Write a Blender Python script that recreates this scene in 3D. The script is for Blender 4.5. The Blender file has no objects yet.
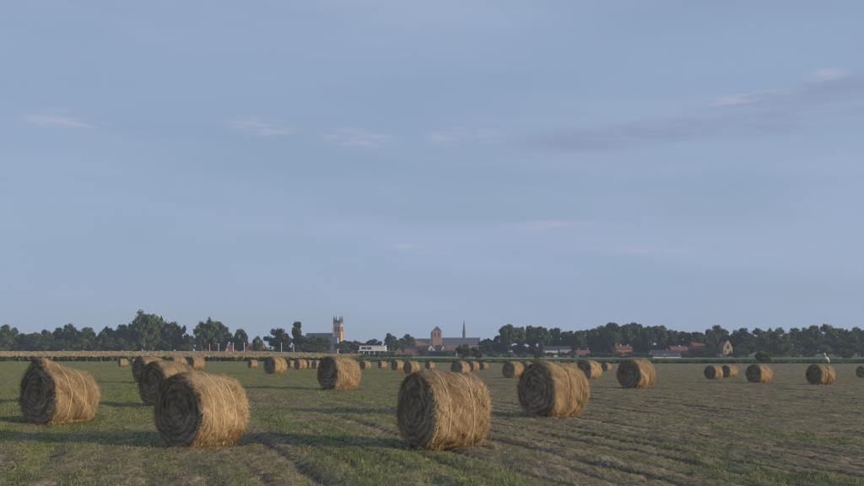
import bpy, math, random
import numpy as np

R = math.radians
sc = bpy.context.scene
COL = sc.collection
random.seed(7)
rng = np.random.default_rng(11)

# ------------------------------------------------------------------ camera
EYE = 1.78          # eye height over the near field
FPX = 840.0         # focal length in photo pixels (864 wide)
HY = 350.0          # photo row of the horizon
cam_d = bpy.data.cameras.new('camera')
cam_d.lens = 35.0
cam_d.sensor_width = 36.0
cam_d.shift_y = (HY - 243.0) / 864.0
cam_d.clip_start = 0.1
cam_d.clip_end = 9000
cam = bpy.data.objects.new('camera', cam_d)
cam.location = (0, 0, EYE)
cam.rotation_euler = (R(90), 0, 0)
COL.objects.link(cam)
sc.camera = cam

# ------------------------------------------------------------------ view
sc.view_settings.view_transform = 'Standard'
sc.view_settings.look = 'None'
sc.view_settings.exposure = 0.25
sc.view_settings.gamma = 1.0
sc.view_settings.use_curve_mapping = False
sc.cycles.volume_bounces = 0
sc.cycles.max_bounces = 6
sc.cycles.filter_width = 1.1
sc.cycles.denoising_prefilter = 'ACCURATE'

# ------------------------------------------------------------------ sun and sky
SUN_AZ = 109.0      # clockwise from straight ahead (+Y), so to the right and a little behind
SUN_EL = 10.0
sun_d = bpy.data.lights.new('sun', 'SUN')
sun_d.energy = 4.4
sun_d.angle = R(2.5)
sun_d.color = (1.0, 0.775, 0.525)
sun = bpy.data.objects.new('sun', sun_d)
sun.rotation_euler = (R(90 - SUN_EL), 0, R(180 - SUN_AZ))
COL.objects.link(sun)

world = bpy.data.worlds.new('World')
sc.world = world
world.use_nodes = True


def build_world():
    nt = world.node_tree
    nt.nodes.clear()
    N = nt.nodes.new
    L = nt.links.new

    def math_(op, a, b=None, c=None):
        n = N('ShaderNodeMath'); n.operation = op
        for i, v in enumerate((a, b, c)):
            if v is None:
                continue
            if isinstance(v, (int, float)):
                n.inputs[i].default_value = v
            else:
                L(v, n.inputs[i])
        return n.outputs[0]

    def mix(f, a, b):
        n = N('ShaderNodeMix'); n.data_type = 'RGBA'
        if isinstance(f, (int, float)):
            n.inputs[0].default_value = f
        else:
            L(f, n.inputs[0])
        for i, v in ((6, a), (7, b)):
            if isinstance(v, tuple):
                n.inputs[i].default_value = (*v, 1)
            else:
                L(v, n.inputs[i])
        return n.outputs[2]

    out = N('ShaderNodeOutputWorld')
    bg = N('ShaderNodeBackground')
    bg.inputs[1].default_value = 0.094
    L(bg.outputs[0], out.inputs[0])
    sky = N('ShaderNodeTexSky')
    sky.sky_type = 'NISHITA'
    sky.sun_disc = False
    sky.sun_elevation = R(SUN_EL)
    sky.sun_rotation = R(SUN_AZ)
    sky.air_density = 1.0
    sky.dust_density = 1.0
    sky.ozone_density = 2.0
    tc = N('ShaderNodeTexCoord')
    sep = N('ShaderNodeSeparateXYZ')
    L(tc.outputs['Generated'], sep.inputs[0])
    x, y, z = sep.outputs
    az = math_('ARCTAN2', x, y)
    el = math_('ARCSINE', z)

    def noise(sx, sy, scale, detail, rough, off=(0, 0, 0), tilt=0.0):
        cmb = N('ShaderNodeCombineXYZ')
        e2 = math_('ADD', el, math_('MULTIPLY', az, tilt))
        L(math_('MULTIPLY', az, sx), cmb.inputs[0])
        L(math_('MULTIPLY', e2, sy), cmb.inputs[1])
        va = N('ShaderNodeVectorMath'); va.operation = 'ADD'
        L(cmb.outputs[0], va.inputs[0]); va.inputs[1].default_value = off
        n = N('ShaderNodeTexNoise')
        n.inputs['Scale'].default_value = scale
        n.inputs['Detail'].default_value = detail
        n.inputs['Roughness'].default_value = rough
        L(va.outputs[0], n.inputs['Vector'])
        return n.outputs['Fac']

    def ramp(v, a, b, lo=0.0, hi=1.0):
        n = N('ShaderNodeMapRange'); n.interpolation_type = 'SMOOTHSTEP'
        L(v, n.inputs[0])
        for i, q in enumerate((a, b, lo, hi)):
            n.inputs[i + 1].default_value = q
        return n.outputs[0]

    def blob(a0, e0, ra, re, tilt=0.0):
        # soft patch of cloud at azimuth a0, elevation e0 (degrees)
        da = math_('SUBTRACT', az, R(a0))
        de = math_('SUBTRACT', math_('SUBTRACT', el, R(e0)), math_('MULTIPLY', da, tilt))
        q = math_('ADD', math_('POWER', math_('ABSOLUTE', math_('DIVIDE', da, R(ra))), 2.0),
                  math_('POWER', math_('ABSOLUTE', math_('DIVIDE', de, R(re))), 2.0))
        return ramp(q, 0.0, 1.0, 1.0, 0.0)

    # thin high veil over the whole sky, streaked along the horizon
    veil_n = noise(1.0, 5.0, 1.6, 3, 0.5, (3.1, 7.4, 0))
    veil_f = ramp(veil_n, 0.3, 0.7, 0.72, 0.93)
    c = mix(veil_f, sky.outputs[0], (2.7, 3.62, 5.15))
    pale = ramp(noise(1.0, 6.0, 1.3, 4, 0.55, (9.7, 2.2, 1), 0.06), 0.42, 0.72, 0.0, 0.65)
    c = mix(pale, c, (3.3, 4.0, 5.6))
    # faint wisps everywhere
    wis = noise(3.0, 26.0, 1.6, 6, 0.6, (1.3, 4.4, 2), 0.04)
    c = mix(ramp(wis, 0.6, 0.8, 0.0, 0.22), c, (3.9, 3.9, 5.2))
    # grey-blue cloud bank over the wood
    brk = noise(4.0, 26.0, 1.5, 7, 0.62, (2.0, 1.0, 3), 0.08)
    bank = math_('MAXIMUM', blob(27.0, 14.9, 15.0, 2.0, 0.05), blob(13.5, 14.0, 10.0, 1.1, 0.03))
    bank = math_('MULTIPLY', bank, ramp(brk, 0.33, 0.58, 0.25, 1.0))
    c = mix(math_('MULTIPLY', bank, 0.9), c, (2.35, 2.85, 4.15))
    # small wisps catching warm light
    w2 = noise(14.0, 95.0, 1.7, 8, 0.7, (5.0, 2.0, 6), 0.02)
    warm = None
    for a0, e0, ra, re, tl in ((-23.5, 14.2, 3.4, 0.75, 0.03), (-5.0, 14.1, 3.3, 0.85, -0.04), (2.4, 14.2, 3.6, 0.75, 0.0),
                               (-11.5, 14.6, 3.0, 0.8, 0.0), (-1.0, 6.9, 3.0, 0.45, -0.08), (8, 8.3, 4.5, 0.5, 0.0),
                               (14, 6.6, 5, 0.45, -0.05), (25.2, 16.5, 1.8, 0.5, 0.0), (20.5, 15.7, 4, 0.4, 0.05)):
        b = blob(a0, e0, ra, re, tl)
        warm = b if warm is None else math_('MAXIMUM', warm, b)
    warm = math_('MULTIPLY', warm, ramp(w2, 0.36, 0.68, 0.0, 1.0))
    c = mix(math_('MULTIPLY', warm, 0.6), c, (4.35, 4.2, 5.3))
    L(c, bg.inputs[0])


build_world()


# ------------------------------------------------------------------ helpers
def link(o, parent=None):
    COL.objects.link(o)
    if parent is not None:
        o.parent = parent
    return o


def tag(o, label=None, cat=None, group=None, kind=None):
    if label: o['label'] = label
    if cat: o['category'] = cat
    if group: o['group'] = group
    if kind: o['kind'] = kind
    return o


def empty(name, loc, rz=0.0):
    o = bpy.data.objects.new(name, None)
    o.empty_display_size = 0.3
    o.location = loc
    o.rotation_euler = (0, 0, rz)
    return link(o)


def np_mesh(name, V, F, mat, smooth=False, attrs=None):
    """mesh from arrays; F is one (n,k) array or a list of them"""
    me = bpy.data.meshes.new(name)
    V = np.asarray(V, dtype=np.float32)
    Fs = F if isinstance(F, list) else [F]
    Fs = [np.asarray(f, dtype=np.int32) for f in Fs if len(f)]
    nl = sum(f.size for f in Fs)
    npol = sum(len(f) for f in Fs)
    me.vertices.add(len(V)); me.vertices.foreach_set('co', V.ravel())
    me.loops.add(nl); me.loops.foreach_set('vertex_index', np.concatenate([f.ravel() for f in Fs]))
    me.polygons.add(npol)
    tot = np.concatenate([np.full(len(f), f.shape[1], np.int32) for f in Fs])
    st = np.concatenate([[0], np.cumsum(tot)[:-1]]).astype(np.int32)
    me.polygons.foreach_set('loop_start', st)
    me.polygons.foreach_set('loop_total', tot)
    if smooth:
        me.polygons.foreach_set('use_smooth', np.ones(npol, dtype=bool))
    for k, a in (attrs or {}).items():
        at = me.attributes.new(k, 'FLOAT', 'POINT')
        at.data.foreach_set('value', np.asarray(a, dtype=np.float32))
    me.materials.append(mat)
    me.update(calc_edges=True)
    return me


def obj(name, me, parent=None, loc=None):
    o = bpy.data.objects.new(name, me)
    if loc is not None: o.location = loc
    return link(o, parent)


class MB:
    """collects simple solids into one mesh"""
    def __init__(self):
        self.v = []; self.f = []

    def add(self, vs, fs):
        b = len(self.v)
        self.v += [tuple(p) for p in vs]
        self.f += [[b + i for i in q] for q in fs]
        return self

    def box(self, x0, x1, y0, y1, z0, z1):
        return self.add([(x0, y0, z0), (x1, y0, z0), (x1, y1, z0), (x0, y1, z0), (x0, y0, z1), (x1, y0, z1), (x1, y1, z1), (x0, y1, z1)],
                        [(0, 3, 2, 1), (4, 5, 6, 7), (0, 1, 5, 4), (1, 2, 6, 5), (2, 3, 7, 6), (3, 0, 4, 7)])

    def tube(self, pts, rad, n=8, cap=True):
        pts = [np.array(p, float) for p in pts]
        rings = []
        for i, p in enumerate(pts):
            t = pts[min(i + 1, len(pts) - 1)] - pts[max(i - 1, 0)]
            t /= np.linalg.norm(t) + 1e-9
            a = np.cross(t, (0, 0, 1) if abs(t[2]) < 0.9 else (1, 0, 0)); a /= np.linalg.norm(a)
            b = np.cross(t, a)
            r = rad[i] if hasattr(rad, '__len__') else rad
            rings.append([p + r * (math.cos(k * 2 * math.pi / n) * a + math.sin(k * 2 * math.pi / n) * b) for k in range(n)])
        vs = [v for r in rings for v in r]
        fs = []
        for i in range(len(pts) - 1):
            for k in range(n):
                k2 = (k + 1) % n
                fs.append((i * n + k, i * n + k2, (i + 1) * n + k2, (i + 1) * n + k))
        if cap:
            fs.append(tuple(range(n - 1, -1, -1)))
            m = (len(pts) - 1) * n
            fs.append(tuple(m + k for k in range(n)))
        return self.add(vs, fs)

    def prism(self, poly, y0, y1):
        """polygon in x,z extruded along y"""
        n = len(poly)
        vs = [(x, y0, z) for x, z in poly] + [(x, y1, z) for x, z in poly]
        fs = [tuple(range(n)), tuple(range(2 * n - 1, n - 1, -1))]
        fs += [(i, n + i, n + (i + 1) % n, (i + 1) % n) for i in range(n)]
        return self.add(vs, fs)

    def cone(self, cx, cy, z0, z1, hx, hy):
        return self.add([(cx - hx, cy - hy, z0), (cx + hx, cy - hy, z0), (cx + hx, cy + hy, z0), (cx - hx, cy + hy, z0), (cx, cy, z1)],
                        [(3, 2, 1, 0), (0, 1, 4), (1, 2, 4), (2, 3, 4), (3, 0, 4)])

    def build(self, name, mat, parent=None, smooth=False):
        me = bpy.data.meshes.new(name)
        me.from_pydata(self.v, [], self.f)
        me.materials.append(mat)
        if smooth:
            for p in me.polygons: p.use_smooth = True
        me.update()
        return obj(name, me, parent)


# smooth value noise in numpy -------------------------------------------------
def vnoise(x, y, seed=0):
    x = np.asarray(x, float); y = np.asarray(y, float)
    xi = np.floor(x).astype(np.int64); yi = np.floor(y).astype(np.int64)
    fx = x - xi; fy = y - yi
    fx = fx * fx * (3 - 2 * fx); fy = fy * fy * (3 - 2 * fy)

    def h(a, b):
        n = (a * 374761393 + b * 668265263 + seed * 2147483647) & 0x7fffffff
        n = ((n ^ (n >> 13)) * 1274126177) & 0x7fffffff
        n = (n ^ (n >> 16)) & 0xffff
        return n / 32767.5 - 1.0
    return ((h(xi, yi) * (1 - fx) + h(xi + 1, yi) * fx) * (1 - fy) + (h(xi, yi + 1) * (1 - fx) + h(xi + 1, yi + 1) * fx) * fy)


def fbm(x, y, seed=0, o=3):
    s = 0; a = 1.0; t = 0
    for i in range(o):
        s = s + a * vnoise(x * 2 ** i, y * 2 ** i, seed + 17 * i); t += a; a *= 0.5
    return s / t


def sstep(a, b, v):
    t = np.clip((np.asarray(v, float) - a) / (b - a), 0, 1)
    return t * t * (3 - 2 * t)


TY = [-3000, 28, 45, 60, 80, 100, 150, 220, 400, 4000]
TZ = [0, 0, -.12, -.34, -.62, -.88, -1.36, -1.5, -1.5, -1.5]


def terrain(x, y):
    x = np.asarray(x, float); y = np.asarray(y, float)
    return np.interp(y, TY, TZ) - 0.006 * np.clip(x, -45, 45) * sstep(12, 55, y)


ROW = R(-20)        # direction the mower and baler drove


def uv(x, y):
    return x * math.cos(ROW) - y * math.sin(ROW), x * math.sin(ROW) + y * math.cos(ROW)


def relief(x, y):
    u, v = uv(x, y)
    fade = 1.0 - 0.75 * sstep(35, 130, y)
    z = 0.02 * vnoise(u / 0.85, v / 9.0, 3) + 0.028 * vnoise(u / 0.3, v / 3.0, 5)
    z = z + 0.026 * vnoise(x / 0.28, y / 0.28, 8) + 0.022 * vnoise(x / 0.75, y / 0.75, 18) * (0.4 + 0.6 * sstep(6, -4, x))
    # wheel ruts every few metres
    ph = (u + 0.35 * vnoise(v / 25.0, u * 0 + 2.2, 9)) % 4.6
    for c in (0.9, 2.7):
        z = z - 0.022 * np.exp(-((ph - c) / 0.2) ** 2) * (0.55 + 0.45 * vnoise(u * 0 + c, v / 7.0, 12))
        z = z + 0.01 * np.exp(-((ph - c - 0.42) / 0.2) ** 2)
    return z * fade


def greenness(x, y):
    """how much fresh regrowth stands here (0 bare stubble, 1 green)"""
    u, v = uv(x, y)
    g = 0.45 + 0.35 * fbm(u / 1.6, v / 9.0, 21) + 0.35 * fbm(u / 0.5, v / 2.2, 31) + 0.22 * fbm(x / 9.0, y / 9.0, 41)
    g = g + 0.24 * sstep(4, -12, x) - 0.2 * sstep(-4, 9, x) + 0.07 * sstep(40, 90, y)
    ph = u % 4.6
    g = g - 0.16 * np.exp(-((ph - 0.9) / 0.3) ** 2) - 0.16 * np.exp(-((ph - 2.7) / 0.3) ** 2)
    return np.clip(g, 0, 1)


def rows(x, y):
    """furrow lines the mower left, about 0.73 m apart, broken and fading here and there"""
    u, v = uv(x, y)
    ph = u / 0.73 + 0.12 * vnoise(v / 12.0, u / 4, 61) + 0.05 * vnoise(v / 2.0, u / 0.8, 60)
    k = np.floor(ph)
    f = np.exp(-((ph - k - 0.5 + 0.05 * vnoise(v / 0.5, u / 0.4, 59)) / (0.10 + 0.035 * vnoise(v / 1.5, k, 58))) ** 2)
    own = 0.6 + 0.4 * vnoise(k * 1.37 + 0.5, v / 12.0, 67)
    m = (0.25 + 0.75 * sstep(-7, 1, x)) * sstep(-0.12, 0.68, own + 0.5 * vnoise(u / 0.8, v / 1.8, 68)) * (0.35 + 0.65 * sstep(-0.4, 0.25, fbm(x / 7, y / 7, 66, 2) + 0.03 * np.clip(x + 3, -8, 8)))
    return np.clip(f * m, 0, 1)


def streak(x, y):
    """bare, rotting swath lines left along the mower's path"""
    u, v = uv(x, y)
    b = 1 - np.abs(fbm(u / 0.5 + 5, v / 6.0, 64, 2)) * 4.2
    m = sstep(-0.25, 0.4, fbm(x / 3, y / 3, 69, 2))
    return np.clip(np.maximum(rows(x, y), 0.45 * b * m), 0, 1)


def ground_z(x, y):
    return terrain(x, y) + relief(x, y) - 0.024 * rows(x, y) * (1.0 - 0.5 * sstep(60, 150, y))


# ------------------------------------------------------------------ materials
class Mat:
    def __init__(self, name, rough=0.9, spec=0.2):
        self.m = bpy.data.materials.new(name)
        self.m.use_nodes = True
        self.nt = self.m.node_tree
        self.b = self.nt.nodes['Principled BSDF']
        self.b.inputs['Roughness'].default_value = rough
        self.b.inputs['Specular IOR Level'].default_value = spec

    def n(self, t): return self.nt.nodes.new(t)
    def l(self, a, b): self.nt.links.new(a, b)

    def attr(self, name):
        a = self.n('ShaderNodeAttribute'); a.attribute_name = name
        return a.outputs['Fac']

    def coords(self, scale=(1, 1, 1), rot=(0, 0, 0)):
        t = self.n('ShaderNodeTexCoord'); m = self.n('ShaderNodeMapping')
        m.inputs['Scale'].default_value = scale; m.inputs['Rotation'].default_value = rot
        self.l(t.outputs['Object'], m.inputs['Vector'])
        return m.outputs[0]

    def noise(self, scale, detail=3, rough=0.5, vec=None):
        n = self.n('ShaderNodeTexNoise')
        n.inputs['Scale'].default_value = scale; n.inputs['Detail'].default_value = detail; n.inputs['Roughness'].default_value = rough
        self.l(vec if vec is not None else self.coords(), n.inputs['Vector'])
        return n.outputs['Fac']

    def ramp(self, v, stops):
        r = self.n('ShaderNodeValToRGB')
        el = r.color_ramp.elements
        while len(el) < len(stops): el.new(0.5)
        for e, (p, c) in zip(el, stops):
            e.position = p; e.color = (*c, 1)
        self.l(v, r.inputs[0])
        return r.outputs[0]

    def mix(self, f, a, b, mode='MIX'):
        n = self.n('ShaderNodeMix'); n.data_type = 'RGBA'; n.blend_type = mode
        if isinstance(f, (int, float)): n.inputs[0].default_value = f
        else: self.l(f, n.inputs[0])
        for i, v in ((6, a), (7, b)):
            if isinstance(v, tuple): n.inputs[i].default_value = (*v, 1)
            else: self.l(v, n.inputs[i])
        return n.outputs[2]

    def math(self, op, a, b):
        n = self.n('ShaderNodeMath'); n.operation = op
        for i, v in enumerate((a, b)):
            if isinstance(v, (int, float)): n.inputs[i].default_value = v
            else: self.l(v, n.inputs[i])
        return n.outputs[0]

    def rand(self):
        return self.n('ShaderNodeObjectInfo').outputs['Random']

    def bump(self, h, strength=0.3, dist=0.02):
        b = self.n('ShaderNodeBump'); b.inputs['Strength'].default_value = strength; b.inputs['Distance'].default_value = dist
        self.l(h, b.inputs['Height']); self.l(b.outputs[0], self.b.inputs['Normal'])

    def col(self, c):
        if isinstance(c, tuple): self.b.inputs['Base Color'].default_value = (*c, 1)
        else: self.l(c, self.b.inputs['Base Color'])
        return self.m


def m_plain(name, c, var=0.25, scale=1.5, rough=0.85):
    m = Mat(name, rough)
    d = tuple(v * (1 - var) for v in c); e = tuple(min(1, v * (1 + var * 0.6)) for v in c)
    return m.col(m.ramp(m.noise(scale, 5, 0.65), [(0.3, d), (0.7, e)]))


def m_field():
    m = Mat('stubble_soil', 0.95, 0.1)
    rowc = m.coords((2.6, 0.32, 1), (0, 0, -ROW))
    n1 = m.noise(1.3, 6, 0.65, rowc)
    n2 = m.noise(14, 5, 0.7)
    n3 = m.noise(0.12, 3, 0.5)
    n5 = m.noise(5.5, 4, 0.7, m.coords((2.2, 0.3, 1), (0, 0, -ROW)))
    n2 = m.math('ADD', m.math('MULTIPLY', n2, 0.55), m.math('MULTIPLY', n5, 0.45))
    bare = m.ramp(n2, [(0.36, (0.085, 0.069, 0.045)), (0.5, (0.25, 0.205, 0.124)), (0.64, (0.49, 0.41, 0.25))])
    bare = m.mix(m.ramp(n1, [(0.35, (0, 0, 0)), (0.65, (1, 1, 1))]), bare, m.mix(0.55, bare, (0.13, 0.105, 0.075)))
    grn = m.ramp(n2, [(0.36, (0.07, 0.085, 0.03)), (0.64, (0.27, 0.285, 0.105))])
    g = m.math('ADD', m.attr('green'), m.math('MULTIPLY', m.math('SUBTRACT', n1, 0.5), 0.9))
    g = m.math('ADD', g, m.math('MULTIPLY', m.math('SUBTRACT', n3, 0.5), 0.4))
    c = m.mix(m.ramp(g, [(0.3, (0, 0, 0)), (0.75, (1, 1, 1))]), bare, grn)
    so = m.math('MULTIPLY', m.attr('soil'), m.math('ADD', 0.65, n1))
    c = m.mix(m.ramp(so, [(0.2, (0, 0, 0)), (0.65, (1, 1, 1))]), c, m.ramp(n2, [(0.3, (0.05, 0.043, 0.037)), (0.7, (0.125, 0.104, 0.082))]))
    m.bump(m.math('ADD', n2, n1), 0.6, 0.05)
    return m.col(c)


def m_grass():
    m = Mat('grass_blade', 0.8, 0.15)
    t = m.attr('tint'); k = m.attr('dry')
    g = m.ramp(t, [(0.0, (0.075, 0.095, 0.03)), (0.5, (0.125, 0.15, 0.05)), (1.0, (0.18, 0.195, 0.075))])
    d = m.ramp(t, [(0.0, (0.14, 0.112, 0.068)), (0.5, (0.26, 0.215, 0.13)), (1.0, (0.4, 0.335, 0.21))])
    return m.col(m.mix(k, g, d))


def m_leaf(name, c0, c1, c2, rnd=0.35):
    m = Mat(name, 0.75, 0.2)
    c = m.ramp(m.attr('tint'), [(0.0, c0), (0.5, c1), (1.0, c2)])
    h = m.ramp(m.rand(), [(0.0, (0.6, 0.7, 0.68)), (0.5, (0.95, 1.0, 0.85)), (1.0, (1.3, 1.08, 0.72))])
    m.col(m.mix(rnd * 2, c, h, 'MULTIPLY'))
    tr = m.n('ShaderNodeBsdfTranslucent'); mx = m.n('ShaderNodeMixShader')
    m.l(m.b.inputs['Base Color'].links[0].from_socket, tr.inputs[0])
    mx.inputs[0].default_value = 0.3
    m.l(m.b.outputs[0], mx.inputs[1]); m.l(tr.outputs[0], mx.inputs[2])
    m.l(mx.outputs[0], m.nt.nodes['Material Output'].inputs[0])
    return m.m


def m_straw_body(name, dark, mid, lite):
    m = Mat(name, 0.9, 0.1)
    v = m.coords((3, 30, 30))
    n1 = m.noise(1.0, 6, 0.7, v); n2 = m.noise(2.2, 4, 0.6)
    c = m.ramp(m.math('ADD', m.math('MULTIPLY', n1, 0.6), m.math('MULTIPLY', n2, 0.4)), [(0.3, dark), (0.52, mid), (0.7, lite)])
    m.bump(n1, 0.8, 0.03)
    return m.col(c)


def m_strand(name, dark, mid, lite):
    m = Mat(name, 0.7, 0.25)
    t = m.math('ADD', m.math('MULTIPLY', m.attr('tint'), 0.75), m.math('MULTIPLY', m.noise(2.5, 3), 0.35))
    c = m.ramp(t, [(0.1, dark), (0.5, mid), (0.95, lite)])
    h = m.ramp(m.rand(), [(0.0, (0.82, 0.8, 0.78)), (1.0, (1.1, 1.06, 1.0))])
    return m.col(m.mix(0.8, c, h, 'MULTIPLY'))


M = {}
M['field'] = m_field()
M['blade'] = m_grass()
M['roll'] = m_straw_body('rolled_hay', (0.14, 0.092, 0.046), (0.27, 0.19, 0.1), (0.4, 0.295, 0.17))
M['end'] = m_straw_body('cut_end_hay', (0.11, 0.088, 0.066), (0.24, 0.195, 0.145), (0.4, 0.33, 0.24))
M['strand'] = m_strand('loose_hay', (0.11, 0.076, 0.044), (0.3, 0.22, 0.13), (0.58, 0.465, 0.31))
M['strand_end'] = m_strand('loose_end_hay', (0.11, 0.087, 0.064), (0.34, 0.272, 0.198), (0.66, 0.54, 0.4))  # greyer, paler straw than the barrel's, for the wound ends
M['twine'] = m_plain('baling_twine', (0.6, 0.49, 0.3), 0.25, 20)
M['meadow'] = m_plain('meadow_grass', (0.1, 0.12, 0.045), 0.35, 0.12)
M['track'] = m_plain('dry_grass', (0.3, 0.27, 0.17), 0.25, 0.2)
M['beet'] = m_leaf('beet_leaf', (0.035, 0.055, 0.02), (0.065, 0.1, 0.032), (0.11, 0.15, 0.05), 0.0)
M['maize'] = m_leaf('maize_leaf', (0.065, 0.078, 0.03), (0.11, 0.125, 0.05), (0.165, 0.17, 0.072), 0.0)
M['tassel'] = m_plain('maize_tassel', (0.27, 0.225, 0.14), 0.15, 0.06)
M['leaf_dark'] = m_leaf('dark_foliage', (0.042, 0.064, 0.028), (0.088, 0.118, 0.05), (0.155, 0.185, 0.078))
M['leaf_mid'] = m_leaf('green_foliage', (0.056, 0.084, 0.031), (0.11, 0.145, 0.053), (0.18, 0.21, 0.08))
M['leaf_brown'] = m_leaf('bronze_foliage', (0.055, 0.053, 0.03), (0.1, 0.095, 0.052), (0.16, 0.148, 0.078))
M['leaf_pale'] = m_leaf('pale_foliage', (0.06, 0.078, 0.045), (0.1, 0.125, 0.07), (0.16, 0.18, 0.1))
M['leaf_bright'] = m_leaf('fresh_foliage', (0.06, 0.085, 0.025), (0.115, 0.15, 0.045), (0.18, 0.215, 0.075), 0.0)
M['bark'] = m_plain('bark', (0.085, 0.07, 0.055), 0.4, 3)
M['brick_warm'] = m_plain('yellow_brick', (0.4, 0.28, 0.17), 0.2, 0.8)
M['brick_red'] = m_plain('red_brick', (0.26, 0.125, 0.09), 0.25, 0.8)
M['brick_brown'] = m_plain('brown_brick', (0.28, 0.15, 0.095), 0.25, 0.8)
M['slate'] = m_plain('slate', (0.055, 0.062, 0.085), 0.2, 0.6)
M['tile_red'] = m_plain('red_tile', (0.22, 0.1, 0.068), 0.25, 0.8)
M['tile_brown'] = m_plain('brown_tile', (0.2, 0.1, 0.07), 0.25, 0.8)
M['white'] = m_plain('white_paint', (0.5, 0.53, 0.56), 0.12, 0.7)
M['stone'] = m_plain('grey_stone', (0.3, 0.28, 0.25), 0.2, 0.8)
M['steel'] = m_plain('galvanised_steel', (0.6, 0.6, 0.6), 0.1, 2)
M['frame'] = m_plain('joinery', (0.25, 0.22, 0.2), 0.15, 2)
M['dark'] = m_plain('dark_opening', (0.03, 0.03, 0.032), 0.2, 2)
_g = Mat('window_glass', 0.12, 0.6); M['glass'] = _g.col(_g.ramp(_g.noise(0.7), [(0.3, (0.035, 0.045, 0.06)), (0.7, (0.07, 0.085, 0.1))]))
M['plumage'] = m_plain('white_plumage', (0.8, 0.8, 0.79), 0.06, 9)
M['bill'] = m_plain('orange_bill', (0.6, 0.25, 0.08), 0.2, 9)
M['shank'] = m_plain('dark_shank', (0.05, 0.045, 0.04), 0.2, 9)

# ------------------------------------------------------------------ ground
def px_x(px, y): return (px - 432.0) / FPX * y


def row_to_y(py):
    lo, hi = 5.0, 900.0
    for _ in range(50):
        m = (lo + hi) / 2
        if (EYE - float(np.interp(m, TY, TZ))) * FPX / m > py - HY: lo = m
        else: hi = m
    return lo


FIELD_END = 221.0


def build_ground():
    # the wide sheet
    ys = np.array([-2000, -600, -100, -20, 0, 28, 45, 60, 80, 100, 150, 221, 300, 400, 600, 1000, 2600], float)
    xs = np.array([-2300, -1000, -400, -200, -100, -45, 0, 45, 100, 200, 400, 1000, 2300], float)
    X, Y = np.meshgrid(xs, ys)
    Z = terrain(X, Y) - 0.35
    V = np.stack([X, Y, Z], -1).reshape(-1, 3)
    nx = len(xs)
    i = np.arange(len(ys) - 1)[:, None] * nx + np.arange(nx - 1)[None, :]
    F = np.stack([i, i + 1, i + nx + 1, i + nx], -1).reshape(-1, 4)
    V[:, 2] = np.where(V[:, 1] > 222, V[:, 2] + 0.35, V[:, 2])
    o = obj('ground', np_mesh('ground', V, F, M['meadow'], True))
    tag(o, kind='structure')
    # the mown hay field
    yy = [-22.0]
    while yy[-1] < FIELD_END:
        y = yy[-1]
        st = 0.6 if y < 8 else 0.10 + max(0, y - 12) * 0.0085
        yy.append(y + st)
    yy[-1] = FIELD_END
    yy = np.array(yy)
    t = np.linspace(-1, 1, 620)
    Y = np.repeat(yy[:, None], len(t), 1)
    X = t[None, :] * (20 + 0.95 * np.clip(Y, 0, None))
    Z = ground_z(X, Y)
    V = np.stack([X, Y, Z], -1).reshape(-1, 3)
    nx = len(t)
    i = np.arange(len(yy) - 1)[:, None] * nx + np.arange(nx - 1)[None, :]
    F = np.stack([i, i + 1, i + nx + 1, i + nx], -1).reshape(-1, 4)
    o = obj('hay_field', np_mesh('hay_field', V, F, M['field'], True, {'green': greenness(V[:, 0], V[:, 1]), 'soil': streak(V[:, 0], V[:, 1])}))
    tag(o, kind='structure')


build_ground()


def sheet(name, x0, x1, y0, y1, dz, mat, wob=2.0):
    n = 40
    xs = np.linspace(x0, x1, n)
    a = y0 + wob * fbm(xs / 25, xs * 0 + y0, 3); b = y1 + wob * fbm(xs / 25, xs * 0 + y1, 4)
    V = np.concatenate([np.stack([xs, a, terrain(xs, a) + dz], 1), np.stack([xs, b, terrain(xs, b) + dz], 1)])
    i = np.arange(n - 1)
    o = obj(name, np_mesh(name, V, np.stack([i, i + 1, n + i + 1, n + i], 1), mat, True))
    return tag(o, kind='structure')


sheet('farm_track', -60, 330, 268, 292, 0.02, M['track'])
sheet('stubble_strip', 70, 420, 362, 395, 0.03, M['track'])
sheet('dry_meadow', -330, 60, 345, 385, 0.03, M['track'])


# ------------------------------------------------------------------ leaf-quad helper
def quads(P, A, B, size_a, size_b):
    """quads centred at P, spanned by unit vectors A, B"""
    a = A * size_a[:, None]; b = B * size_b[:, None]
    V = np.stack([P - a - b, P + a - b, P + a + b, P - a + b], 1).reshape(-1, 3)
    F = np.arange(len(P) * 4).reshape(-1, 4)
    return V, F


def unit(v): return v / (np.linalg.norm(v, axis=-1, keepdims=True) + 1e-9)


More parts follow.
